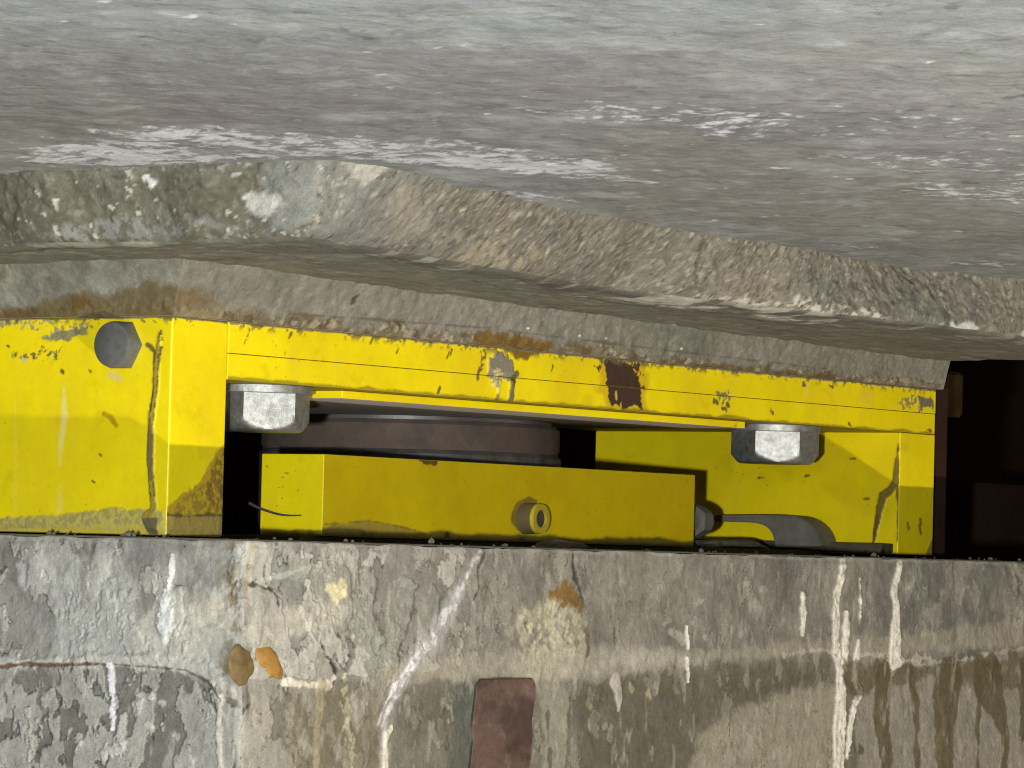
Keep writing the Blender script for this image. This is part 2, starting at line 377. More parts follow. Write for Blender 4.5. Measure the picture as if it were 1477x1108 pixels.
def skin_front(ztop):
    def f(fn, P):
        s = yel_base(P, P[:, 0], P[:, 2], 61)
        if fn == '-y':
            front_marks(s)
            if ztop > .15: top_chips(s, ztop, 71, .15)
            else:
                d = s.v - .119                                                           # grime gathered on the lower edge
                s.mix((1 - sst(.0008, .0030, d + .0016 * fbm(P, 50, 4, 77))) * .7, c(110, 88, 20), 0, .5)
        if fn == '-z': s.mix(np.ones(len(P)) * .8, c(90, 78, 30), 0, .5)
        return s
    return f
def skin_right_leg(fn, P):
    if fn == '-x':
        s = yel_base(P, P[:, 1], P[:, 2], 81); s.mix(np.ones(len(P)) * .35, c(205, 178, 6)); q = lambda *p: px_x(1.026, p)
        s.line(q((1296, 640), (1294, 665), (1292, 695), (1284, 708), (1274, 715), (1268, 740), (1259, 786)), (.0006, .0018, .0032, .004, .004, .003, .0012), c(88, 76, 28), .0006, .0008, 150, 1, .001, .8)
        s.line(q((1293, 700), (1296, 725), (1295, 780)), (.0022, .0012, .0008), c(80, 70, 24), .0005, .0006, 200, .9)
        for a, b in ((1098, 689), (1165, 687), (1250, 720), (1230, 662)): s.line(q((a - 3, b), (a + 3, b)), .0009, c(90, 78, 30), .0005, .001, 250, .9)
        s.mix(sst(.1, .7, fbm(P, 14, 3, 85)) * .25, c(165, 140, 10)); return s
    if fn == '-y':
        s = yel_base(P, P[:, 0], P[:, 2], 91); q = lambda *p: px_y(0.0, p)
        front_marks(s)
        for a, b in ((1310, 757), (1328, 750), (1328, 765), (1327, 758), (1341, 615)): s.line(q((a, b), (a + 1, b + 5)), .0022, c(110, 90, 20), .0006, .001, 250, .8, -.0002, 1)
        s.poly(q((1350, 770), (1342, 780), (1334, 800), (1350, 805)), c(130, 112, 50), .001, .001, 150, .9, .0005, 1); return s
    return yel_base(P, P[:, 0] + P[:, 1], P[:, 2], 95)
def skin_plain(seed, under=None):
    def f(fn, P):
        s = yel_base(P, P[:, 0] + P[:, 1], P[:, 2], seed)
        if fn == '-z' and under is not None: s.col[:] = under; s.col *= (1 + .25 * fbm(P, 40, 4, seed))[:, None]; s.bare[:] = .3
        return s
    return f
def skin_block(fn, P):
    s = yel_base(P, P[:, 1] if fn == '-x' else P[:, 0], P[:, 2], 101)
    if fn == '-y':
        q = lambda *p: px_y(0.06, p)
        s.mix(np.ones(len(P)) * .45, c(205, 163, 8)); s.mix(sst(-.2, .8, fbm(P, 25, 4, 103)) * .2, c(190, 140, 10))  # orange tint paints warm lamp light onto this front face
        s.poly(q((462, 768), (480, 757), (530, 752), (575, 760), (620, 771), (560, 776), (462, 774)), c(150, 130, 60), .0012, .0015, 120, .75, .0006, .9, 3)
        s.line(q((468, 757), (530, 751), (575, 759), (618, 771)), .0006, c(120, 100, 40), .0005, .001, 200, .7)
        d = s.v - .0125; s.mix((1 - sst(.002, .0055, d + .002 * fbm(P, 40, 4, 104))) * .9, c(70, 62, 20), 0, .8)
        s.poly(q((605, 663), (632, 664), (630, 670), (612, 670)), c(80, 60, 24), .0008, .002, 150, .9, 0, 1)
        s.poly(q((737, 740), (745, 724), (762, 716), (775, 722), (770, 740), (758, 752), (748, 765), (738, 755)), c(105, 88, 40), .001, .001, 150, .75, 0, .8)  # shadow of the pipe stub painted as a dark patch
    if fn == '-x':
        d = s.v - .0125; s.mix((1 - sst(.001, .003, d + .002 * fbm(P, 40, 4, 105))) * .8, c(90, 78, 24), 0, .8)
    return s

# the bearing: upper half, bolted to the plinth above
BB = (0.545, .165, .009)
bearing = tag(empty('bridge_bearing', BB), 'large yellow painted steel bridge bearing frame hanging under the concrete plinth above the pedestal', 'bearing')
PX = steps(.0632, 1.0895, .0012)
leg_l = block_mesh('guide_leg', steps(0, .0622, .0009), np.r_[steps(0, .19, .0009), .22, .26, .33], steps(.0070, .16, .0007), BB, M_YEL, skin_left_leg, .0016, '-x-y', None, bearing)
leg_l['label'] = 'wide left leg with a grey bolt on its side'
leg_r = block_mesh('guide_leg', steps(1.026, 1.0895, .0012), steps(0, .33, .0014), steps(.009, .1187, .0008), BB, M_YEL, skin_right_leg, .001, '-x-y', None, bearing)
leg_r['label'] = 'right leg closing the opening'
block_mesh('anchor_plate', PX, [0, .33], steps(.1380, .16, .0007), BB, M_YEL, skin_front(.16), .0005, '-y', None, bearing)
block_mesh('sliding_plate', PX, [.0004, .33], steps(.119, .1377, .0007), BB, M_YEL, skin_front(.1374), .0005, '-y', None, bearing)
block_mesh('slide_backing', steps(.221, .79, .004), [.018, .30], [.1128, .1187], BB, M_YEL, skin_plain(121, c(178, 170, 166)), .0008, '-y', None, bearing)
def anchor_bolt(cx, turn):
    at = (cx - BB[0], .046 - BB[1], .1187 - BB[2])
    V, F = lathe([(.0395, 0), (.0395, -.0052), (.038, -.0058)], 64, 'z', at)
    w = solid('washer', V, F, M_ZINC, None, 0, True)
    h = hex_head('anchor_bolt', .0385, .0275, M_ZINC, 'z', (at[0], at[1], at[2] - .0058), turn, bearing, -1)
    w.parent = h; return h
b1 = on_y(373, 590, .046)[0]; anchor_bolt(b1, math.radians(52)); anchor_bolt(.8855, math.radians(35))
# the grey bolt on the left leg
hex_head('flange_bolt', .0188, .0120, M_GREY, 'x', (-BB[0], .0455 - BB[1], .1402 - BB[2]), math.radians(90), bearing, -1, .0, .165)

# lower half: pot and block standing on the pedestal
DB = (.626, .252, .0055)
disc = tag(empty('pot_bearing', DB), 'round dark brown steel pot in the shade inside the yellow bearing frame', 'bearing pot')
V, F = lathe([(.129, 0), (.129, .076), (.126, .0795)], 128); solid('pot', V, F, M_DARK, disc, 0, True)
V, F = lathe([(.1262, .0795), (.1262, .081), (.1275, .083), (.1275, .1005), (.124, .104)], 128); solid('piston', V, F, M_RUST, disc, 0, True)
V, F = lathe([(.120, .104), (.120, .1072)], 128); solid('sliding_sheet', V, F, M_PTFE, disc, 0, True)
KB = (.516, .09, .0055)
blk = tag(empty('bearing_block', KB), 'long low yellow steel block with a pipe stub lying in the opening of the bearing', 'steel block')
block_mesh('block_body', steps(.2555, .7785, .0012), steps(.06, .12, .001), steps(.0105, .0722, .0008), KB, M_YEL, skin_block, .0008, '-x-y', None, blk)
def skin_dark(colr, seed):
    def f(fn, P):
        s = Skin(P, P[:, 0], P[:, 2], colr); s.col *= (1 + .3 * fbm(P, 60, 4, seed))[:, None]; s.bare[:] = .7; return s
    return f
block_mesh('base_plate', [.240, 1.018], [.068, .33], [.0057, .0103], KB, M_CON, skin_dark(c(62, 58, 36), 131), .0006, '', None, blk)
# pipe stub: a ring with a dark bore
def ring(r0, r1, y0, y1, at, n=40):
    V, F = lathe([(r0, y0), (r0 * .94, y1), (r1, y1), (r1, y0 + .002)], n, 'y', at); return V, F
sx, sz = on_y(757, 748, .06)
sat = (sx - KB[0], .06 - KB[1], sz - KB[2])
V, F = lathe([(.0128, .002), (.0122, -.0135)], 40, 'y', sat); st = solid('pipe_stub', V, F, M_BROWN, blk, 0, True)
V, F = lathe([(.0124, -.0133), (.0118, -.0165), (.0072, -.0165), (.0070, -.0138)], 40, 'y', sat); rg = solid('rim', V, F, M_YEL, None, 0, True); rg.parent = st
a = rg.data.attributes.new('Col', 'FLOAT_COLOR', 'POINT'); a.data.foreach_set('color', np.tile(np.array([.50, .38, .03, 1], np.float32), len(rg.data.vertices)))
V, F = lathe([(.0072, -.0146), (.0072, -.0140)], 32, 'y', sat); o = solid('bore', V, F, M_DARK, None, 0, True); o.parent = st
eb = (.7785 - KB[0], .080 - KB[1], .033 - KB[2])
V, F = lathe([(.0085, -.002), (.0085, .030)], 24, 'x', eb); sh = solid('end_bolt', V, F, M_ZINC, blk, 0, True)
hd = hex_head('bolt_head', .0145, .016, M_RUBB, 'x', (eb[0] + .029, eb[1], eb[2]), math.radians(60), sh, 1)

# ------------------------------------------------------------------ concrete pedestal
PB = (1.0, .5, -.6)
def conc_base(P, u, v, a, b, seed, freq=9):
    s = Skin(P, u, v, a); n = fbm(P, freq, 5, seed, .55)
    s.mix(sst(-.5, .6, n), b)
    s.col *= (1 + .20 * fbm(P, 45, 4, seed + 4) + .12 * fbm(P, (240, 240, 90), 3, seed + 5))[:, None]
    s.h += .0009 * fbm(P, 25, 4, seed + 7) + .00022 * fbm(P, 260, 3, seed + 8)
    return s
def flakes(s, seed, freq, thr, col, edge, hgt=.0008, region=None, asp=1.0, a=.8):
    """raised skins of laitance with dark broken rims"""
    n = fbm(s.P, (freq, freq, freq * asp), 5, seed, .58)
    if region is not None: n = n * region - (1 - region)
    m = sst(thr, thr + .04, n); s.mix(m * a, col, hgt)
    rim = np.exp(-((n - thr + .015) / .024) ** 2); 
    if region is not None: rim = rim * region
    s.mix(rim * .85 * sst(-.3, .2, fbm(s.P, freq * 3, 2, seed + 2)), edge, -hgt * .6)
WHT = c(226, 224, 222); CRM = c(196, 188, 160)
def skin_ped(fn, P):
    if fn == '-x':
        q = lambda *p: px_x(-.06, p)
        s = conc_base(P, P[:, 1], P[:, 2], c(122, 122, 118), c(142, 140, 134), 201)
        one = np.ones(len(P))
        s.poly(q((-80, 966), (100, 962), (250, 960), (318, 1000), (340, 1010), (340, 1400), (-80, 1400)), c(104, 104, 98), .004, .004, 70, .85, -.0012, 0, 3)
        s.poly(q((-80, 770), (20, 772), (60, 790), (55, 820), (30, 835), (-80, 850)), c(100, 98, 88), .006, .008, 60, .6)
        flakes(s, 205, 38, .24, c(162, 162, 156), c(60, 58, 53), .0012, None, .6, .7)
        flakes(s, 207, 80, .5, c(172, 170, 162), c(64, 61, 55), .0008, None, .7, .7)
        s.poly(q((75, 850), (120, 800), (165, 795), (185, 820), (205, 850), (195, 900), (180, 955), (75, 950), (80, 900)), c(166, 167, 162), .003, .005, 60, .75, .0008, .2, 4)
        s.poly(q((190, 950), (200, 900), (225, 860), (260, 850), (325, 855), (345, 900), (345, 960), (250, 950)), c(180, 178, 168), .003, .006, 70, .8, .0008, .2, 5)
        s.poly(q((250, 870), (325, 860), (330, 920), (280, 945)), c(196, 190, 172), .006, .006, 90, .7, .0004, .2, 6, .3)
        s.poly(q((20, 815), (60, 800), (78, 825), (60, 850), (30, 850)), c(176, 176, 172), .003, .004, 90, .7, .0006)
        # joint line between the two pours
        s.poly(q((-80, 952), (60, 948), (170, 942), (250, 945), (300, 955), (335, 985), (345, 1010), (320, 1005), (295, 980), (240, 964), (150, 962), (-80, 964)), c(172, 170, 164), .0015, .003, 80, .9, .0014, .1, 7)
        s.line(q((-80, 968), (0, 962), (30, 958), (80, 959), (150, 957)), (.0018, .0016, .001, .0014, .0006), c(88, 62, 40), .0008, .001, 150, .9, -.0014, .5)
        s.line(q((150, 958), (220, 962), (268, 966), (300, 985), (318, 1010)), (.0006, .0005, .0008, .0008, .0012), c(70, 66, 58), .0005, .001, 200, .8, -.001)
        # white runs
        s.line(q((249, 800), (247, 820), (246, 845)), (.0018, .0026, .0016), WHT, .0007, .001, 250, .95, .0006, .3)
        s.line(q((246, 845), (243, 870), (241, 900), (238, 925)), (.0014, .005, .007, .003), c(214, 216, 216), .0014, .003, 250, .9, .0008, .3)
        s.line(q((160, 962), (161, 1000), (160, 1050)), (.003, .0022, .0022), c(214, 214, 218), .0007, .0014, 220, .9, .0006, .3)
        s.poly(q((143, 1085), (160, 1070), (175, 1035), (182, 1050), (178, 1085), (150, 1095)), c(176, 174, 168), .0008, .004, 140, .9, .001, .2, 8)
        s.poly(q((190, 1012), (205, 1015), (208, 1030), (195, 1033)), c(176, 174, 168), .0008, .004, 140, .9, .0008)
        for a_, b_ in ((195, 1000), (216, 1003), (230, 1012), (213, 1045), (60, 1105), (272, 1095), (110, 1070), (250, 1060)): s.line(q((a_, b_), (a_ + 4, b_ + 3)), .0022, c(180, 176, 166), .0008, .002, 200, .8, .0006)
        # dirty corner
        s.line(q((338, 776), (333, 830), (335, 880), (331, 1000)), (.004, .006, .005, .004), c(116, 98, 62), .006, .005, 110, .75, 0, 0, 9, .5)
        s.line(q((318, 1004), (318, 1050), (317, 1200)), (.0026, .0028, .003), c(196, 190, 176), .0008, .002, 150, .9, .0008, .2)
        for a_, seed in ((40, 1), (120, 2), (200, 3), (285, 4)):
            s.line(q((a_, 780), (a_ + 8, 860)), (.003, .008), c(110, 108, 100), .004, .004, 80, .3, 0, 0, seed)
    elif fn == '-y':
        q = lambda *p: px_y(-.12, p)
        s = conc_base(P, P[:, 0], P[:, 2], c(121, 118, 109), c(140, 135, 124), 211)
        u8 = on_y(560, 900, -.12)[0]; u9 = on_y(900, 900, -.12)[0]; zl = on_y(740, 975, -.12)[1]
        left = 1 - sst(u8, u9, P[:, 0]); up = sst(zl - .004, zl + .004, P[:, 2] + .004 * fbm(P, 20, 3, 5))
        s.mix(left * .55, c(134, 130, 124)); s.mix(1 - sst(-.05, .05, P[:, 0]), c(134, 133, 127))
        # lower pour
        s.mix((1 - up) * .75, c(112, 107, 92), -.0008)
        s.poly(q((840, 985), (960, 965), (1200, 950), (1190, 1000), (1100, 1010), (1000, 1050), (1010, 1130), (830, 1130)), c(98, 93, 78), .006, .006, 60, .7, 0, 0, 3)
        s.poly(q((985, 1140), (1010, 1060), (1060, 1030), (1120, 1000), (1190, 985), (1215, 1000), (1215, 1140)), c(162, 156, 136), .006, .008, 60, .75, .0004, .1, 4)
        flakes(s, 219, 26, .2, c(160, 156, 146), c(60, 56, 50), .001, left, .8, .6)
        flakes(s, 215, 34, .16, c(176, 172, 162), c(54, 50, 44), .0014, left * up, .6, .8)
        flakes(s, 217, 60, .34, c(158, 153, 140), c(80, 74, 64), .0007, None, .7, .45)
        # drawn-out laitance skins left of the diagonal streak
        s.poly(q((340, 850), (362, 843), (372, 848), (398, 850), (400, 868), (380, 872), (372, 930), (340, 940)), c(156, 153, 144), .0012, .004, 110, .8, .001, .1, 12)
        s.line(q((358, 846), (372, 843), (392, 852), (402, 866), (402, 876)), .0012, c(62, 57, 50), .0006, .0014, 200, .9, -.0012)
        s.line(q((378, 838), (410, 828), (452, 814)), (.0016, .0018, .0012), c(176, 174, 166), .0008, .0012, 150, .7, .0005)
        for pts in (((448, 860), (445, 840), (455, 820), (490, 812), (505, 830), (500, 870), (510, 895), (490, 910), (460, 900)), ((505, 900), (520, 830), (530, 815), (545, 835), (540, 880), (550, 920), (530, 950), (512, 930)),
                    ((560, 850), (580, 830), (600, 845), (590, 900), (570, 940), (555, 920)), ((600, 870), (620, 845), (640, 860), (625, 900), (605, 925)), ((520, 960), (550, 930), (575, 950), (560, 985), (530, 980))):
            p2 = [(x_ + 3, y_) for x_, y_ in pts]
            s.poly(q(*p2), c(70, 66, 58), .0012, .004, 120, .6, -.0006, 0, int(pts[0][0])); s.poly(q(*pts), c(152, 150, 140), .001, .004, 120, .75, .0011, .1, int(pts[0][0]))
        s.line(q((460, 925), (468, 945), (485, 968), (482, 985)), (.0014, .0012, .0018, .0012), c(48, 43, 38), .0006, .0015, 180, .9, -.0016)
        s.poly(q((355, 905), (400, 885), (460, 868), (505, 872), (490, 900), (430, 915), (370, 935)), c(180, 175, 160), .004, .005, 80, .7, .0003)
        s.poly(q((470, 850), (490, 838), (496, 855), (480, 872)), c(214, 204, 160), .002, .004, 120, .85, .0006)
        # pale band at the pour line
        s.poly(q((540, 985), (560, 955), (680, 945), (850, 925), (1000, 938), (1120, 930), (1215, 925), (1477, 895), (1477, 930), (1280, 943), (1180, 940), (980, 958), (850, 985), (740, 978)), c(164, 157, 140), .003, .004, 60, .65, .0008, .1, 14)
        s.poly(q((740, 960), (800, 930), (905, 935), (980, 940), (1010, 955), (900, 962), (840, 978), (760, 985)), c(184, 178, 164), .005, .005, 60, .6, .0004)
        s.line(q((410, 984), (440, 987), (475, 988), (483, 978)), (.0026, .002, .0036, .002), c(214, 204, 186), .0008, .0014, 150, .95, .001)
        s.line(q((1130, 944), (1180, 937), (1230, 943), (1280, 944), (1330, 958), (1400, 950), (1477, 935)), (.001, .0016, .001, .0022, .0016, .002, .002), c(188, 180, 160), .0008, .0024, 120, .85, .0005)
        s.line(q((1270, 950), (1290, 955), (1320, 950), (1345, 948)), .002, c(190, 182, 165), .001, .004, 110, .8, .0006)
        # dirty corner and stains of orange resin
        s.line(q((338, 776), (341, 830), (346, 880), (342, 960)), (.006, .010, .010, .007), c(112, 94, 58), .006, .005, 110, .75, 0, 0, 17, .5)
        s.poly(q((344, 785), (368, 788), (366, 830), (346, 850)), c(168, 152, 108), .003, .005, 120, .7, .0006, 0, 18, .1)
        s.line(q((342, 800), (344, 870), (341, 930)), (.0016, .002, .001), c(70, 55, 30), .001, .003, 150, .85, -.0006)
        s.poly(q((782, 845), (815, 842), (826, 858), (840, 872), (832, 889), (812, 882), (790, 870)), c(128, 97, 42), .0012, .006, 70, .9, .0003, .3, 20)
        # cream patch
        s.poly(q((735, 905), (745, 880), (770, 868), (800, 876), (835, 890), (845, 915), (842, 955), (790, 975), (740, 965)), c(178, 171, 148), .006, .010, 60, .8, .0006, .1, 21, .6)
        s.poly(q((745, 885), (790, 872), (835, 892), (840, 935), (800, 945), (755, 935)), c(200, 194, 164), .004, .010, 70, .7, .0005, .1, 22, .4)
        s.line(q((828, 792), (826, 815), (830, 835), (836, 850), (842, 868)), (.0014, .0014, .002, .0016, .001), c(58, 52, 45), .0006, .0018, 150, .9, -.0016)
        s.line(q((846, 905), (846, 945)), (.003, .003), c(84, 78, 66), .0012, .003, 150, .7, -.0006)
        # the long diagonal lime streak
        dg = q((694, 793), (680, 815), (664, 848), (648, 882), (622, 925), (600, 950), (578, 985), (562, 1018), (553, 1045), (556, 1075), (552, 1140))
        s.line(dg, (.001, .0024, .005, .008, .010, .009, .007, .005, .004, .004, .003), c(174, 171, 168), .005, .004, 100, .7, .0005, .2)
        s.line(dg, (.0012, .002, .0034, .004, .003, .0026, .0026, .0018, .0016, .002, .002), c(226, 223, 222), .0018, .003, 140, .8, .0005, .3, 2, .7)
        s.line([(a_ - .006, b_) for a_, b_ in dg[4:9]], .0012, c(230, 226, 226), .0008, .002, 160, .85, .0006)
        s.line(q((700, 795), (690, 820), (690, 850), (680, 870)), (.0012, .001, .001, .0008), c(66, 60, 55), .0006, .002, 150, .75, -.001)
        s.line(q((566, 1050), (556, 1065), (556, 1140)), (.002, .003, .002), c(222, 214, 196), .0008, .0016, 160, .9, .0008)
        # yellowish runs below it
        s.line(q((462, 988), (461, 1030), (457, 1070), (455, 1140)), (.005, .004, .003, .003), c(172, 162, 132), .001, .0012, 120, .85, .0006)
        s.line(q((495, 985), (500, 1030), (503, 1060), (508, 1085), (512, 1140)), (.004, .005, .004, .003, .003), c(196, 188, 160), .0012, .004, 160, .85, .0008, 0, 3, .35)
        s.poly(q((420, 995), (470, 990), (545, 1000), (548, 1140), (415, 1140)), c(112, 102, 78), .006, .006, 60, .45)
        # dark green strip, red-brown strap and pale run beside it
        s.poly(q((655, 985), (690, 975), (682, 1140), (648, 1140)), c(84, 88, 80), .005, .003, 60, .8)
        s.poly(q((640, 1000), (580, 1005), (575, 1050), (600, 1080), (650, 1070)), c(94, 90, 80), .006, .006, 60, .6)
        s.poly(q((775, 985), (830, 980), (826, 1040), (818, 1070), (812, 1140), (782, 1140), (786, 1050)), c(150, 146, 130), .003, .004, 80, .85, .0008, .1, 26)
        s.line(q((792, 1010), (790, 1070), (798, 1140)), .0012, c(84, 80, 70), .0008, .003, 120, .7, -.0006)
        s.line(q((824, 1000), (820, 1070), (812, 1080)), .0014, c(84, 80, 70), .0008, .003, 120, .7, -.0006)
        s.line(q((888, 980), (892, 1000), (893, 1022)), (.006, .005, .002), c(196, 190, 180), .001, .002, 140, .9, .0008)
        for a_, b_ in ((910, 988), (945, 990), (935, 1000), (850, 1010), (700, 1000)): s.line(q((a_, b_), (a_ + 3, b_ + 6)), .003, c(170, 160, 130), .001, .002, 180, .8, .0006)
        # white lime runs on the right
        def run(pts, w): s.line(q(*pts), [x_ * .001 for x_ in w], c(232, 226, 212), .0007, .0016, 160, .98, .0018, .2, 2, 1.8)
        run([(1215, 806), (1212, 830), (1206, 860), (1204, 900), (1205, 940), (1211, 965), (1212, 1000), (1210, 1050), (1208, 1140)], (5, 4, 4.5, 5, 6, 5, 7.5, 9, 7))
        run([(1219, 886), (1219, 920), (1217, 950), (1222, 966)], (3.5, 5, 5, 2)); run([(1237, 922), (1236, 950), (1233, 975), (1241, 1000), (1232, 1015), (1226, 1050), (1222, 1090)], (1.5, 5, 5, 4, 4.5, 4.5, 3))
        run([(1296, 812), (1291, 835), (1287, 852), (1290, 880), (1290, 920), (1291, 955), (1289, 972)], (3.5, 4, 4, 6, 8, 9, 3)); run([(1157, 858), (1158, 885), (1157, 914)], (2, 4.5, 2.5))
        run([(991, 905), (991, 935)], (1, 2)); run([(988, 948), (991, 965), (993, 982)], (2, 2.5, 1.5)); run([(1240, 836), (1239, 900)], (1, 1.4))
        s.line(q((970, 912), (985, 922)), .004, c(186, 180, 168), .001, .003, 150, .6)
        # wet brown runs on the lighter right part
        s.poly(q((1240, 985), (1477, 935), (1560, 930), (1560, 1160), (1235, 1160)), c(158, 152, 138), .004, .004, 60, .7, .0004, .1, 28)
        s.poly(q((1215, 955), (1330, 960), (1420, 950), (1560, 920), (1560, 985), (1440, 990), (1380, 985), (1330, 982), (1270, 990), (1220, 1010)), c(106, 97, 74), .003, .008, 60, .85)
        def wet(pts, w): s.line(q(*pts), [x_ * .001 for x_ in w], c(98, 88, 62), .0012, .003, 80, .85, .0002, .45)
        wet([(1275, 980), (1272, 1040), (1280, 1100), (1280, 1160)], (14, 13, 10, 6)); wet([(1312, 965), (1318, 1000), (1322, 1050), (1322, 1140)], (8, 5, 4.5, 4))
        wet([(1370, 985), (1364, 1010), (1362, 1060), (1365, 1150)], (24, 23, 17, 13)); wet([(1414, 960), (1412, 1010), (1412, 1060), (1411, 1140)], (10, 5, 3.5, 3))
        wet([(1428, 985), (1440, 1020), (1450, 1060), (1448, 1150)], (26, 14, 7, 6)); wet([(1477, 960), (1474, 1060)], (8, 5))
        s.line(q((1352, 1000), (1360, 1040), (1348, 1090)), .002, c(130, 118, 84), .0015, .004, 80, .6); s.line(q((1382, 1000), (1374, 1040), (1376, 1090)), .002, c(130, 118, 84), .0015, .004, 80, .6)
        s.poly(q((1450, 800), (1477, 806), (1480, 900), (1466, 905), (1460, 850)), c(176, 170, 156), .005, .006, 90, .6, .0004, 0, 5, .2)
        s.poly(q((1100, 800), (1120, 800), (1130, 850), (1100, 850)), c(118, 112, 98), .006, .006, 60, .5)
        s.poly(q((1230, 1068), (1250, 1075), (1245, 1090), (1232, 1088)), c(90, 84, 72), .001, .003, 120, .8)
        for i, (a_, b_) in enumerate(((1005, 870), (1100, 852), (1075, 842), (1190, 858), (950, 848), (900, 868), (960, 900), (1390, 850), (1400, 860), (1330, 850))):
            s.line(q((a_, b_), (a_ + 7, b_ - 4)), .0014, c(164, 158, 144), .0008, .003, 180, .7, .0007, 0, i)
    else:
        s = conc_base(P, P[:, 0], P[:, 1], c(110, 106, 96), c(130, 126, 116), 221); s.h *= 0; return s
    dirt = sst(.05, .8, fbm(P, (16, 16, 9), 5, 251, .62)); s.mix(dirt * .17, c(84, 80, 70)); s.mix(sst(.35, .8, fbm(P, (150, 150, 60), 3, 253)) * .22, c(78, 74, 66)); s.mix(sst(.4, .85, fbm(P, (120, 120, 50), 3, 255)) * .40, c(180, 176, 165))
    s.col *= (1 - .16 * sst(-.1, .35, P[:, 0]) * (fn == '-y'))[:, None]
    # crumbled upper arris
    e = .0055 - P[:, 2] + .0012 * fbm(P, 60, 3, 230)
    s.mix((1 - sst(.0012, .0040, e)) * .5, c(176, 170, 158)); 
    s.h *= sst(.0005, .006, .0055 - P[:, 2]) * .8 + .2
    return s
def ped_warp(V):
    V = V.copy(); k = sst(-.2, -.02, V[:, 2])
    V[:, 1] += .0012 * k * fbm(V, 30, 3, 241); V[:, 0] += .0012 * k * fbm(V, 30, 3, 243); V[:, 2] += .0008 * k * fbm(V, 45, 4, 245); return V
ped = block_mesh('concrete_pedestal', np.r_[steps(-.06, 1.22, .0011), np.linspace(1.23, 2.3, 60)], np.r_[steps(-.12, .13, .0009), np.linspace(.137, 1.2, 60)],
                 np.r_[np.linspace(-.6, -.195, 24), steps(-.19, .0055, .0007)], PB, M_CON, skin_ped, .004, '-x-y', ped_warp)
ped.location = world(PB); ped.rotation_euler = (0, 0, ANG)
tag(ped, 'stained concrete pedestal with white lime runs below the yellow bearing', 'pedestal')

# orange resin drop sitting on the pedestal
def blob(name, pts, plane_y, thick, mat, base, seed):
    """a rounded lump on the pedestal face from an outline measured in the photograph"""
    P2 = np.array(px_y(plane_y, pts)); cen = P2.mean(0); n = 48; V, F = [], []
    ang = np.arctan2(P2[:, 1] - cen[1], P2[:, 0] - cen[0]); rad = np.hypot(*(P2 - cen).T); o_ = np.argsort(ang); ang, rad = ang[o_], rad[o_]
    rings = [1.0, .97, .88, .74, .55, .3, .05]
    for k in rings:
        for i in range(n):
            a_ = -math.pi + 2 * math.pi * i / n; r_ = np.interp(a_, np.r_[ang[-1] - 2 * math.pi, ang, ang[0] + 2 * math.pi], np.r_[rad[-1], rad, rad[0]])
            V.append((cen[0] + r_ * k * math.cos(a_) - base[0], plane_y + .001 - (thick + .001) * max(0, 1 - k ** 3) ** .6 - base[1], cen[1] + r_ * k * math.sin(a_) - base[2]))
    V = np.array(V); V[:, 1] += .0011 * fbm(V, 110, 4, seed); V[:, 0] += .0016 * fbm(V, 90, 4, seed + 4); V[:, 2] += .0014 * fbm(V, 90, 4, seed + 5)
    for j in range(len(rings) - 1):
        for i in range(n): F.append((j * n + i, j * n + (i + 1) % n, (j + 1) * n + (i + 1) % n, (j + 1) * n + i))
    F.append(tuple((len(rings) - 1) * n + i for i in range(n)))
    o = solid(name, V, F, mat, None, 0, True); o.location = world(base); o.rotation_euler = (0, 0, ANG); return o
RB = (.02, -.12, -.08)
tag(blob('resin_drop', [(368, 935), (380, 931), (393, 936), (402, 952), (410, 970), (408, 980), (396, 979), (380, 970), (368, 955)], -.12, .003, M_ORNG, RB, 3),
    'bright orange drop of resin stuck to the pedestal beside its corner', 'resin drop')
# red-brown strap let into the pedestal
def skin_strap(fn, P):
    s = Skin(P, P[:, 0], P[:, 2], c(94, 75, 66)); s.mix(sst(-.3, .6, fbm(P, (30, 30, 60), 5, 301)), c(74, 58, 52)); s.mix(sst(.45, .7, fbm(P, 45, 4, 303)) * .6, c(112, 94, 86), .0003); s.mix(sst(.3, .8, fbm(P @ ROT, (25, 25, 90), 4, 309)) * .4, c(120, 102, 94))
    s.h += .0006 * fbm(P, 70, 4, 305); s.bare[:] = .2; return s
SB = (.25, -.12, -.3)
x0 = on_y(683, 990, -.12)[0]; x1 = on_y(769, 990, -.12)[0]; zt = on_y(725, 979, -.12)[1]
def strap_warp(V):
    V = V.copy(); V[:, 0] += (V[:, 2] - zt) * .06; k = sst(-.006, 0, V[:, 2] - zt)
    V[:, 0] += (x0 + x1 - 2 * V[:, 0]) * .06 * k; V[:, 0] += .0016 * fbm(V * np.array([0, 0, 1.]), 60, 3, 307); return V
MO = steel_mat('ochre_resin', (.20, .13, .04), .65, 0, .4, .5, (.11, .075, .03), 110)
tag(blob('resin_drop', [(341, 930), (352, 934), (362, 948), (363, 962), (357, 980), (346, 991), (340, 985)], -.12, .0022, MO, RB, 5),
    'dark ochre drop of resin on the pedestal corner, left of the bright orange drop', 'resin drop')
strap = block_mesh('iron_strap', steps(x0, x1, .0015), [-.1225, -.117], steps(-.3, zt, .0012), SB, M_CON, skin_strap, .0012, '-y', strap_warp)
strap.location = world(SB); strap.rotation_euler = (0, 0, ANG)
tag(strap, 'flat red-brown upright strap on the lower face of the pedestal', 'strap')

# ------------------------------------------------------------------ bridge deck above: soffit, stepped downstand, plinth
KT = .01                                                        # crossfall of the deck
GB = (.5, 0, .245)
deck = tag(empty('bridge_deck', GB), 'grey concrete bridge deck soffit with a stepped rough haunch over the bearing', 'bridge deck')
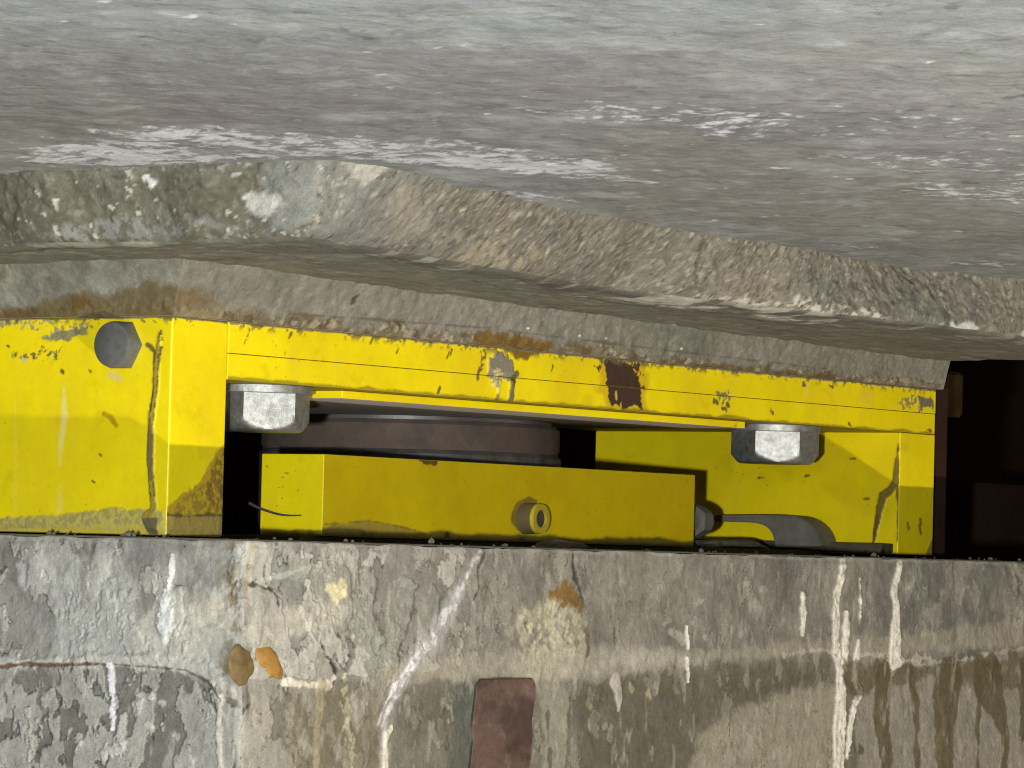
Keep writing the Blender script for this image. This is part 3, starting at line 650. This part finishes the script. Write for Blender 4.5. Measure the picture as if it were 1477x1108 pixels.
# soffit: a sheet in world axes around the haunch
def soffit():
    X = np.r_[np.linspace(-2.2, -.62, 30)[:-1], steps(-.62, .80, .0014), np.linspace(.82, 2.6, 36)]
    Y = np.r_[np.linspace(.3, 1.68, 24)[:-1], steps(1.68, 3.65, .0042), np.linspace(3.7, 6.0, 24)]
    gx, gy = np.meshgrid(X, Y, indexing='ij'); Wx = np.stack([gx.ravel(), gy.ravel()], 1)
    lx = (Wx - O[:2]) @ EX[:2]; ly = (Wx - O[:2]) @ EY[:2]
    P = np.stack([lx, ly, .245 - KT * lx], 1); Q = np.stack([Wx[:, 0], Wx[:, 1], np.zeros(len(Wx))], 1)
    s = Skin(Q, Wx[:, 0], Wx[:, 1], c(128, 130, 129))
    def q(*pts):
        out = []
        for a_, b_ in pts:
            l = on_z(a_, b_, .245); w = O[:2] + EX[:2] * l[0] + EY[:2] * l[1]; out.append((w[0], w[1]))
        return out
    big = fbm(Q, (3.2, 1.6, 1), 5, 401, .55); s.mix(sst(-.5, .5, big), c(146, 149, 143))
    s.poly(q((900, -60), (1700, -60), (1700, 120), (1200, 80)), c(118, 122, 124), .15, .08, 4, .6)  # colour darkened here to offset the hand lamp's brightness
    s.poly(q((-100, -40), (1100, -40), (1000, 60), (900, 90), (400, 60), (-100, 40)), c(140, 146, 148), .10, .08, 4, .7)
    s.poly(q((150, 90), (700, 60), (1600, 100), (1600, 270), (1000, 200), (700, 190), (300, 180)), c(124, 119, 122), .06, .08, 5, .5)
    s.poly(q((-100, 70), (300, 90), (400, 170), (150, 200), (-100, 230)), c(114, 112, 107), .06, .06, 5, .55)
    s.poly(q((880, 195), (1000, 200), (1150, 235), (1477, 270), (1620, 300), (1620, 430), (1250, 390), (870, 300), (760, 245)), c(126, 124, 117), .03, .05, 6, .6)
    s.mix(sst(.05, .7, fbm(Q, (9, 5, 1), 5, 405, .6)) * .28, c(106, 106, 103))
    s.mix(sst(.1, .7, fbm(Q, (18, 22, 1), 4, 409, .6)) * .35, c(168, 170, 166))
    s.col *= (1 + .14 * fbm(Q, (70, 26, 1), 4, 411))[:, None]
    # lime bloom and specks
    dens = Skin(Q, s.u, s.v, (0, 0, 0)); one = (1, 1, 1)
    dens.col[:] = .06
    dens.poly(q((20, 225), (150, 190), (300, 178), (480, 192), (700, 210), (900, 222), (900, 262), (620, 240), (450, 228), (250, 243), (60, 242)), one, .03, .03, 8, 1)
    dens.poly(q((540, 120), (900, 140), (1200, 140), (1600, 180), (1600, 300), (1250, 262), (900, 190), (560, 165)), one, .05, .05, 8, .58)
    dens.poly(q((1150, 245), (1300, 262), (1600, 280), (1600, 330), (1250, 280)), one, .04, .05, 8, .66)
    dens.poly(q((640, 290), (800, 300), (1000, 335), (1250, 360), (1500, 400), (1500, 385), (1200, 340), (900, 290), (700, 262)), one, .02, .02, 8, .5)
    D = dens.col[:, 0]
    f1 = fbm(Q, (105, 95, 1), 5, 421, .66) + .5 * fbm(Q, (12, 14, 1), 3, 423); f2 = fbm(Q, (26, 26, 1), 4, 425, .6)
    s.mix(sst(.88, 1.22, f1 * .66 + D * 1.1) * .9, c(206, 208, 212), .0004); s.mix(sst(.8, 1.5, f2 * .6 + D * .8) * .55, c(168, 170, 174))
    s.mix(sst(1.22, 1.30, fbm(Q, (60, 60, 1), 2, 431)) * .75, c(204, 206, 208))
    s.mix(sst(.1, .9, fbm(Q, (60, 75, 1), 5, 435, .8)) * .45, c(164, 165, 167)); s.mix(sst(.1, .9, fbm(Q, (64, 80, 1), 5, 437, .8)) * .50, c(86, 87, 87))
    s.mix(sst(.98, 1.1, fbm(Q, (60, 34, 1), 3, 441)) * .5, c(84, 82, 78))
    s.col *= np.array([1.24, 1.28, 1.36])
    h = .0018 * fbm(Q, (12, 7, 1), 4, 451) + .0007 * fbm(Q, (60, 30, 1), 3, 453)
    h *= 1 - sst(0, 1, 0 * h); P[:, 2] += h
    Fq = grid_faces(len(X), len(Y), 0, True); Fq = Fq[(lx[Fq] < 1.07).all(1)]; used = np.unique(Fq); mp = np.full(len(P), -1); mp[used] = np.arange(len(used)); Fq = mp[Fq]; P = P[used]; s.col = s.col[used]; s.bare = s.bare[used]
    o = make_mesh('soffit', P - np.array(GB), Fq, M_SOF, s.col, s.bare); o.parent = deck
soffit()
# haunch: a rough cast step down; its face leans and wanders
def skin_haunch(fn, P):
    n1 = fbm(P, 26, 5, 501, .6)
    if fn in ('-x', '-y'):
        left = fn == '-x'
        q = (lambda *p: px_x(-.15, p)) if left else (lambda *p: px_y(-.205, p))
        s = Skin(P, P[:, 1] if left else P[:, 0], P[:, 2], c(108, 107, 97) if left else c(116, 114, 105))
        s.mix(sst(-.4, .6, n1), c(94, 92, 80) if left else c(128, 123, 111))
        lo_ = sst(.196, .206, P[:, 2]); s.h += (.0006 * fbm(P, 30, 4, 503, .6) + .0011 * fbm(P, 150, 4, 505, .65)) * (.35 + .65 * lo_) + .0008 * fbm(P, 330, 3, 507)
        s.mix(sst(.4, .7, fbm(P, 210, 3, 509)) * .45, c(156, 150, 132), .0008); s.mix(sst(.3, .8, fbm(P, 160, 3, 511)) * .5, c(82, 77, 64), -.0007)
        if not left: s.mix(1 - sst(-.09, .02, P[:, 0] + .02 * fbm(P, 20, 3, 513)), c(122, 122, 115))
        s.mix(sst(.55, .8, fbm(P, 300, 2, 516)) * .6, c(170, 164, 148), .0006); s.mix(sst(.55, .8, fbm(P, 280, 2, 518)) * .6, c(66, 62, 54), -.0006)
        if left:
            s.poly(q((-60, 262), (340, 250), (350, 290), (330, 335), (100, 350), (-60, 350)), c(96, 94, 80), .006, .010, 40, .6)
            s.poly(q((338, 245), (440, 232), (480, 250), (470, 330), (360, 330), (330, 280)), c(132, 134, 130), .006, .008, 40, .75)
            s.poly(q((320, 292), (350, 283), (362, 300), (345, 320), (322, 315)), c(182, 182, 176), .0015, .005, 110, .85, .001)
            s.poly(q((198, 263), (214, 266), (205, 276)), c(226, 226, 224), .0008, .003, 150, .9, .001)
            s.poly(q((60, 335), (150, 320), (260, 318), (300, 335), (200, 350), (60, 352)), c(140, 141, 138), .004, .006, 80, .7, 0, 0, 4, .2)
            s.mix(sst(.85, .98, fbm(P, 190, 2, 515)) * .8, c(190, 188, 178), .0010)
        else:
            s.poly(q((430, 235), (470, 235), (480, 250), (450, 275), (430, 262)), c(168, 165, 155), .002, .005, 100, .8, .001)
            s.poly(q((430, 262), (480, 270), (520, 310), (560, 340), (440, 345)), c(116, 114, 108), .008, .010, 40, .6)
            s.poly(q((470, 255), (520, 270), (560, 300), (580, 330), (550, 340), (510, 310)), c(146, 141, 128), .006, .010, 60, .7, .0004)
            s.poly(q((640, 370), (690, 340), (750, 350), (800, 370), (780, 395), (700, 390)), c(160, 150, 128), .004, .007, 80, .7, .0008, 0, 6, .1)
            s.poly(q((990, 425), (1050, 418), (1120, 428), (1180, 425), (1250, 440), (1260, 462), (1150, 455), (1000, 440)), c(196, 192, 180), .002, .005, 100, .85, .001, 0, 7, .15)
            s.poly(q((1340, 455), (1375, 455), (1380, 470), (1345, 475)), c(206, 204, 198), .002, .004, 120, .85, .001); s.poly(q((1440, 470), (1480, 455), (1500, 480), (1450, 485)), c(196, 192, 186), .002, .005, 110, .85, .001)
        return s
    s = Skin(P, P[:, 0], P[:, 1], c(110, 110, 105)); s.mix(sst(-.3, .6, n1), c(124, 123, 116))
    if fn == '-z':
        u = np.maximum(-.15 - P[:, 0], -.205 - P[:, 1]); d = np.minimum(P[:, 0] + .15, P[:, 1] + .205)     # distance from the outer edge
        s.mix((1 - sst(.0, .06, d + .03 * fbm(P, 20, 4, 521))) * .6, c(92, 92, 84)); s.mix(sst(.25, .6, fbm(P, (38, 20, 1), 4, 523, .6)) * (1 - sst(.0, .08, d)) * .8, c(164, 160, 150), .0008)
        s.mix(sst(.2, .7, fbm(P, (14, 8, 1), 4, 527)) * .4, c(128, 123, 108))
        L_ = np.stack([np.where(P[:, 0] + .15 < P[:, 1] + .21, P[:, 1], P[:, 0]), d * 16, 0 * d], 1)
        s.mix(sst(.1, .7, fbm(L_, 7, 5, 535, .65)) * .6, c(70, 69, 60)); s.mix(sst(.2, .8, fbm(L_, 9, 5, 537, .65)) * .55, c(150, 147, 136))
        s.mix((1 - sst(.02, .05, np.abs(d - .03))) * sst(.28, .36, P[:, 0]) * (1 - sst(.60, .68, P[:, 0])) * sst(.0, .35, fbm(P, (40, 40, 1), 4, 539)) * .85, c(196, 192, 182), .0008)
        s.mix(sst(.5, 1.0, P[:, 0]) * .5, c(124, 116, 100))
        s.h += .0008 * fbm(P, 14, 4, 531) + .0007 * fbm(P, 80, 3, 533)
    return s
HX = steps(-.15, 1.085, .0019); HY = np.r_[steps(-.21, .16, .0019), np.linspace(.17, 1.3, 60)]
HZ = np.r_[steps(.196, .262, .0014)]
def haunch_warp(V):
    V = V.copy(); t = np.clip((V[:, 2] - .196) / .049, 0, 1.3)
    wl = 1 - sst(-.15, -.02, V[:, 0]); wr = 1 - sst(-.21, -.06, V[:, 1])
    # outward lean: the top stands out beyond the foot
    V[:, 0] += wl * (.022 - .026 * t + .012 * fbm(V * np.array([0, 1, .0]), 9, 3, 541))
    ru = np.interp(V[:, 0], [-.2, -.1, .05, .2, .35, .5, .66, .82, 1.6], [-.245, -.258, -.243, -.222, -.212, -.210, -.198, -.225, -.22])
    rd = np.interp(V[:, 0], [-.2, -.1, .05, .14, .3, .36, .47, .56, .7, 1.6], [-.215, -.215, -.197, -.19, -.165, -.185, -.188, -.21, -.23, -.22])
    V[:, 1] += wr * ((rd + (ru - rd) * t) + .21 + .0025 * fbm(V * np.array([1, 0, .0]), 10, 3, 543))
    V[:, 2] += -KT * V[:, 0] + .0012; V[:, 2] += (1 - t) * .0009 * fbm(V, 30, 4, 545); V[:, 1] += .0014 * fbm(V, 45, 3, 547); V[:, 0] += .0014 * fbm(V, 45, 3, 549)
    return V
block_mesh('haunch', HX, HY, HZ, GB, M_HAU, skin_haunch, .010, '-x-y-z', haunch_warp, deck)
# plinth: the smooth block the bearing is bolted to
def skin_plinth(fn, P):
    left = fn == '-x'
    s = Skin(P, P[:, 1] if left else P[:, 0], P[:, 2], c(124, 125, 115) if left else c(126, 123, 113))
    if fn == '-y': s.mix(1 - sst(-.02, .07, P[:, 0]), c(124, 124, 114))
    s.mix(sst(-.4, .6, fbm(P, 12, 5, 601)), c(112, 112, 101))
    s.mix(sst(.3, .8, fbm(P, 140, 3, 602)) * .35, c(160, 154, 138)); s.mix(sst(.3, .8, fbm(P, 110, 3, 604)) * .35, c(86, 80, 68))
    s.mix(sst(-.4, .6, fbm(P, 9, 5, 606)) * .4, c(122, 114, 98)); s.col *= (1 + .1 * fbm(P, 90, 4, 603))[:, None]
    s.h += .0010 * fbm(P, 30, 4, 605) + .0004 * fbm(P, 200, 3, 607)
    if fn in ('-x', '-y'):
        q = (lambda *p: px_x(-.01, p)) if left else (lambda *p: px_y(-.01, p))
        e = P[:, 2] - .160
        rim = 1 - sst(.004, .011, e + .006 * fbm(P, 40, 4, 611, .6))
        s.mix(rim * .75, c(112, 100, 76)); s.h += rim * (.0022 * fbm(P, 120, 4, 613, .6) + .0006)
        s.mix(rim * sst(.2, .5, fbm(P, 200, 3, 615)) * .8, c(160, 150, 128)); s.mix(rim * sst(.15, .5, fbm(P, 130, 3, 617)) * .7, c(84, 66, 36))
        if left:
            s.poly(q((-60, 452), (0, 448), (60, 440), (90, 428), (150, 425), (200, 410), (245, 415), (245, 470), (-60, 470)), c(98, 84, 52), .003, .005, 70, .8, 0, 0, 3)
            s.poly(q((100, 425), (122, 422), (128, 440), (105, 450)), c(96, 74, 36), .002, .003, 90, .8); s.poly(q((0, 446), (60, 444), (60, 458), (0, 460)), c(88, 74, 46), .002, .004, 90, .7)
        else:
            s.poly(q((215, 424), (260, 415), (300, 422), (315, 440), (290, 448), (240, 446)), c(108, 88, 50), .004, .006, 80, .75)
            s.poly(q((235, 445), (330, 448), (335, 470), (235, 468)), c(142, 128, 98), .002, .004, 110, .7, .0006)
            s.poly(q((690, 482), (720, 476), (800, 492), (800, 515), (760, 520), (700, 505)), c(108, 82, 36), .002, .004, 80, .9)
            s.poly(q((820, 492), (860, 498), (858, 510), (825, 508)), c(104, 86, 52), .002, .003, 80, .7); s.poly(q((1000, 522), (1130, 535), (1250, 548), (1250, 556), (1120, 545), (1000, 532)), c(96, 76, 42), .002, .004, 80, .8)
            s.poly(q((880, 512), (910, 515), (915, 530), (885, 530)), c(180, 168, 145), .001, .004, 160, .7, .0016, 0, 5, .1)
            s.line(q((500, 405), (510, 415), (505, 425), (498, 432)), .0009, c(70, 62, 50), .0006, .003, 150, .8, -.0008)
            s.line(q((420, 452), (700, 470), (850, 488), (1000, 505), (1200, 528)), .0006, c(92, 84, 68), .0006, .001, 60, .7, -.0005)
            for a_, b_ in ((836, 480), (874, 484), (985, 498), (760, 470)): s.line(q((a_, b_), (a_ + 2, b_)), .0009, c(220, 216, 205), .0005, .0004, 200, .9, .0006)
            s.mix(sst(.9, 1.1, P[:, 0]) * .3, c(150, 142, 126))
    return s
def plinth_warp(V):
    V = V.copy(); t = np.clip((V[:, 2] - .1605) / .0365, 0, 1.4)
    V[:, 0] += -(1 - sst(0, .2, V[:, 0] + .012)) * .026 * t + sst(.95, 1.10, V[:, 0]) * .006 * t
    V[:, 1] += -(1 - sst(0, .15, V[:, 1] + .008)) * np.interp(V[:, 0], [0, .3, .8, 1.1], [.030, .013, .007, .003]) * t
    V[:, 2] += -KT * V[:, 0] * t; V[:, 1] += .0008 * fbm(V, 50, 3, 621); V[:, 2] += .0008 * t * fbm(V, 40, 3, 623); return V
block_mesh('plinth', steps(-.004, 1.096, .0013), np.r_[steps(-.004, .19, .0011), np.linspace(.2, .36, 12)], steps(.1601, .206, .0009), GB, M_CON, skin_plinth, .0014, '-x-y', plinth_warp, deck)

# ------------------------------------------------------------------ small things in the opening and the dark gap beyond it
def tube(name, pts, rad, mat, base, n=10, flat=1.0):
    pts = [Vector(p) - Vector(base) for p in pts]; V, F = [], []
    for i, p in enumerate(pts):
        t = (pts[min(i + 1, len(pts) - 1)] - pts[max(i - 1, 0)]).normalized(); a_ = t.cross(Vector((.3, .5, .81))).normalized(); b_ = t.cross(a_)
        r_ = rad if np.isscalar(rad) else rad[i]
        for k in range(n):
            w = 2 * math.pi * k / n; V.append(p + a_ * r_ * math.cos(w) + b_ * r_ * math.sin(w) * flat)
    for i in range(len(pts) - 1):
        for k in range(n): F.append((i * n + k, i * n + (k + 1) % n, (i + 1) * n + (k + 1) % n, (i + 1) * n + k))
    F.append(tuple(range(n))); F.append(tuple((len(pts) - 1) * n + k for k in range(n)))
    o = solid(name, V, F, mat, None, 0, True); o.location = world(base); o.rotation_euler = (0, 0, ANG); return o
def spline(ctrl, n=8):
    ctrl = [np.array(p, float) for p in ctrl]; ctrl = [2 * ctrl[0] - ctrl[1]] + ctrl + [2 * ctrl[-1] - ctrl[-2]]; out = []
    for i in range(1, len(ctrl) - 2):
        p0, p1, p2, p3 = ctrl[i - 1:i + 3]
        for k in range(n):
            t = k / n; out.append(.5 * ((2 * p1) + (-p0 + p2) * t + (2 * p0 - 5 * p1 + 4 * p2 - p3) * t * t + (-p0 + 3 * p1 - 3 * p2 + p3) * t ** 3))
    out.append(ctrl[-2]); return out
wp = [(.2520, *on_x(a_, b_, .2520)) for a_, b_ in ((360, 726), (374, 733), (398, 741), (415, 743.5), (434, 743.5))]
tag(tube('tie_wire', spline(wp), np.linspace(.0012, .0005, 33), M_DARK, (.2520, .10, .03)), 'thin dark bent wire caught on the left end of the yellow block', 'wire')
# flat grey bracket shape, part not identified, in front of the inner right leg
def arch():
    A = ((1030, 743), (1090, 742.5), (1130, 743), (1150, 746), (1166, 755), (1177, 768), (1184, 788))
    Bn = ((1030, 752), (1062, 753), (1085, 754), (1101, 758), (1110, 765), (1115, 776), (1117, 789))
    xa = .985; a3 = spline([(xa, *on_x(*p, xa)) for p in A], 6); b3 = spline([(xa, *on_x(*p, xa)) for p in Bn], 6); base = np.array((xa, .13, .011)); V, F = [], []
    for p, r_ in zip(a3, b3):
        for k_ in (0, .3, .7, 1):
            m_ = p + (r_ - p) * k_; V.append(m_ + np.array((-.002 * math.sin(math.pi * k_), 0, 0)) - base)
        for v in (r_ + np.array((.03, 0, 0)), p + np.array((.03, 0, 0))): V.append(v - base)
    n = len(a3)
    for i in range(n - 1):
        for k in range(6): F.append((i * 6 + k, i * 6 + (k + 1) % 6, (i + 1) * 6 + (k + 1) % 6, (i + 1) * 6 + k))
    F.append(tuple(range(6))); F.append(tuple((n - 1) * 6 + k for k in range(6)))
    o = solid('bent_arch', V, F, M_RUBB, None, .0012, True); o.location = world(base); o.rotation_euler = (0, 0, ANG)
    tag(o, 'dull grey bracket shape in the lower right of the bearing opening', 'arch')
arch()
EB = (1.0, .12, .0105)
bar = block_mesh('steel_bar', [1.003, 1.0245], [.004, .24], [.0100, .0185], EB, M_CON, skin_dark(c(70, 64, 48), 141), .001, '')
bar.location = world(EB); bar.rotation_euler = (0, 0, ANG); tag(bar, 'narrow dark bar along the foot of the right leg inside the opening', 'bar')
# crumb of mortar on the pedestal beside the pipe stub
def crumb(name, l, size, seed, mat):
    import bmesh
    bm = bmesh.new(); bmesh.ops.create_icosphere(bm, subdivisions=3, radius=1.0)
    V = np.array([v.co[:] for v in bm.verts]); V = V * np.array(size) * (1 + .35 * fbm(V, 1.6, 4, seed))[:, None]; V[:, 2] = np.maximum(V[:, 2], -size[2] * .3) + size[2] * .3
    F = [tuple(v.index for v in f.verts) for f in bm.faces]; bm.free()
    o = solid(name, V, F, mat, None, 0, True); o.location = world(l); o.rotation_euler = (0, 0, ANG); return o
tag(crumb('mortar_crumb', (.552, .044, .0056), (.03, .008, .006), 3, M_RUBB), 'flat grey lump of mortar on the pedestal below the pipe stub', 'mortar lump')
tag(crumb('dirt_heap', (.87, .085, .0104), (.07, .012, .006), 8, M_RUBB), 'low dark heap of dirt at the right end of the yellow block', 'dirt')

def grit():
    import bmesh
    rs = np.random.RandomState(5); bm = bmesh.new(); bmesh.ops.create_icosphere(bm, subdivisions=1, radius=1.0); v0 = np.array([v.co[:] for v in bm.verts]); f0 = [tuple(v.index for v in f.verts) for f in bm.faces]; bm.free()
    V, F = [], []
    for i in range(150):
        if i < 110: x, y = rs.uniform(-.05, 1.3), -.112 + abs(rs.normal(0, .03))
        else: x, y = -.052 + abs(rs.normal(0, .015)), rs.uniform(-.1, .25)
        k = rs.gamma(1.6, .00050) + .0003; q_ = v0 * rs.uniform(.6, 1.3, 3) * k * rs.uniform(.75, 1.25, (len(v0), 1)) + np.array((x, y, .0056 + k * .4)); n = len(V)
        V += list(q_ - np.array((.5, 0, .0056))); F += [tuple(a_ + n for a_ in f) for f in f0]
    o = solid('grit', V, F, M_GRIT, None, 0, False); o.location = world((.5, 0, .0056)); o.rotation_euler = (0, 0, ANG)
    tag(o, 'loose grey grit scattered along the top edge of the pedestal', 'grit', None, 'stuff')
M_GRIT = steel_mat('loose_grit', (.20, .19, .16), .95, 0, .4, .3, (.11, .10, .085), 200, .2)
grit()

# dark gap to the right: a rusty plate, an ochre pad and the back wall
def plain_box(name, X, Y, Z, mat, label, cat, bev=.002, kind=None):
    b = ((X[0] + X[1]) / 2, (Y[0] + Y[1]) / 2, Z[0]); V = [(x, y, z) for x in X for y in Y for z in Z]; V = [tuple(np.array(v) - b) for v in V]
    F = [(0, 1, 3, 2), (4, 6, 7, 5), (0, 4, 5, 1), (2, 3, 7, 6), (0, 2, 6, 4), (1, 5, 7, 3)]
    o = solid(name, V, F, mat, None, bev, False); o.location = world(b); o.rotation_euler = (0, 0, ANG); return tag(o, label, cat, None, kind)
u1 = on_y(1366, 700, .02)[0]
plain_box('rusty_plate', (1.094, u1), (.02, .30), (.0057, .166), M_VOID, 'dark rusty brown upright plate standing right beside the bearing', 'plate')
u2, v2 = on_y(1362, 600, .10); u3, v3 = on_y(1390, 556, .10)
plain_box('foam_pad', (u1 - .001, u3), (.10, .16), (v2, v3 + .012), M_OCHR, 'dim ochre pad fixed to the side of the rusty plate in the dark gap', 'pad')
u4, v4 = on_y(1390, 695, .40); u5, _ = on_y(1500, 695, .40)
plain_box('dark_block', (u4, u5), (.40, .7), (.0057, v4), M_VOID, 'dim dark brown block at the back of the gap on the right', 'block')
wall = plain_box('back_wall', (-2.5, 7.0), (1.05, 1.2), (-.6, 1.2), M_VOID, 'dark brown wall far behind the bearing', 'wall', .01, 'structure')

plain_box('gap_light_blocker', (1.16, 7.0), (-4.0, 1.04), (.50, .60), M_VOID, 'added unseen dark slab blocking ambient light over the gap', 'light blocker', .01, 'structure')  # unseen slab added to keep ambient light out of the gap

# ------------------------------------------------------------------ light: two hand lamps, almost no daylight
def lamp(name, loc, watts, col, size):
    l = bpy.data.lights.new(name, 'POINT'); l.energy = watts; l.color = col; l.shadow_soft_size = size
    o = bpy.data.objects.new(name, l); COL.objects.link(o); o.location = (loc[0], loc[1], loc[2] + H); o['kind'] = 'helper'; return o
lamp('camera_torch', (-.14, .05, -.06), 315, (.95, 1, .99), .02)
lamp('hand_lamp', (1.6, .15, -1.65), 430, (1, .90, .76), .025)
w = bpy.data.worlds.new('World'); scene.world = w; w.use_nodes = True
bg = w.node_tree.nodes['Background']; bg.inputs[0].default_value = (1, .72, .5, 1); bg.inputs[1].default_value = .07

# ------------------------------------------------------------------ camera
cam = bpy.data.cameras.new('Camera'); co = bpy.data.objects.new('Camera', cam); COL.objects.link(co)
cam.sensor_fit = 'HORIZONTAL'; cam.sensor_width = 36; cam.lens = 36 * FPX / 1477; cam.clip_start = .05; cam.clip_end = 100
from mathutils import Matrix
co.matrix_world = Matrix(((RT[0], UP[0], -FW[0], 0), (RT[1], UP[1], -FW[1], 0), (RT[2], UP[2], -FW[2], H), (0, 0, 0, 1)))
scene.camera = co
scene.view_settings.view_transform = 'Standard'; scene.view_settings.look = 'None'; scene.view_settings.exposure = 0; scene.view_settings.gamma = 1
scene.cycles.filter_width = 1.1
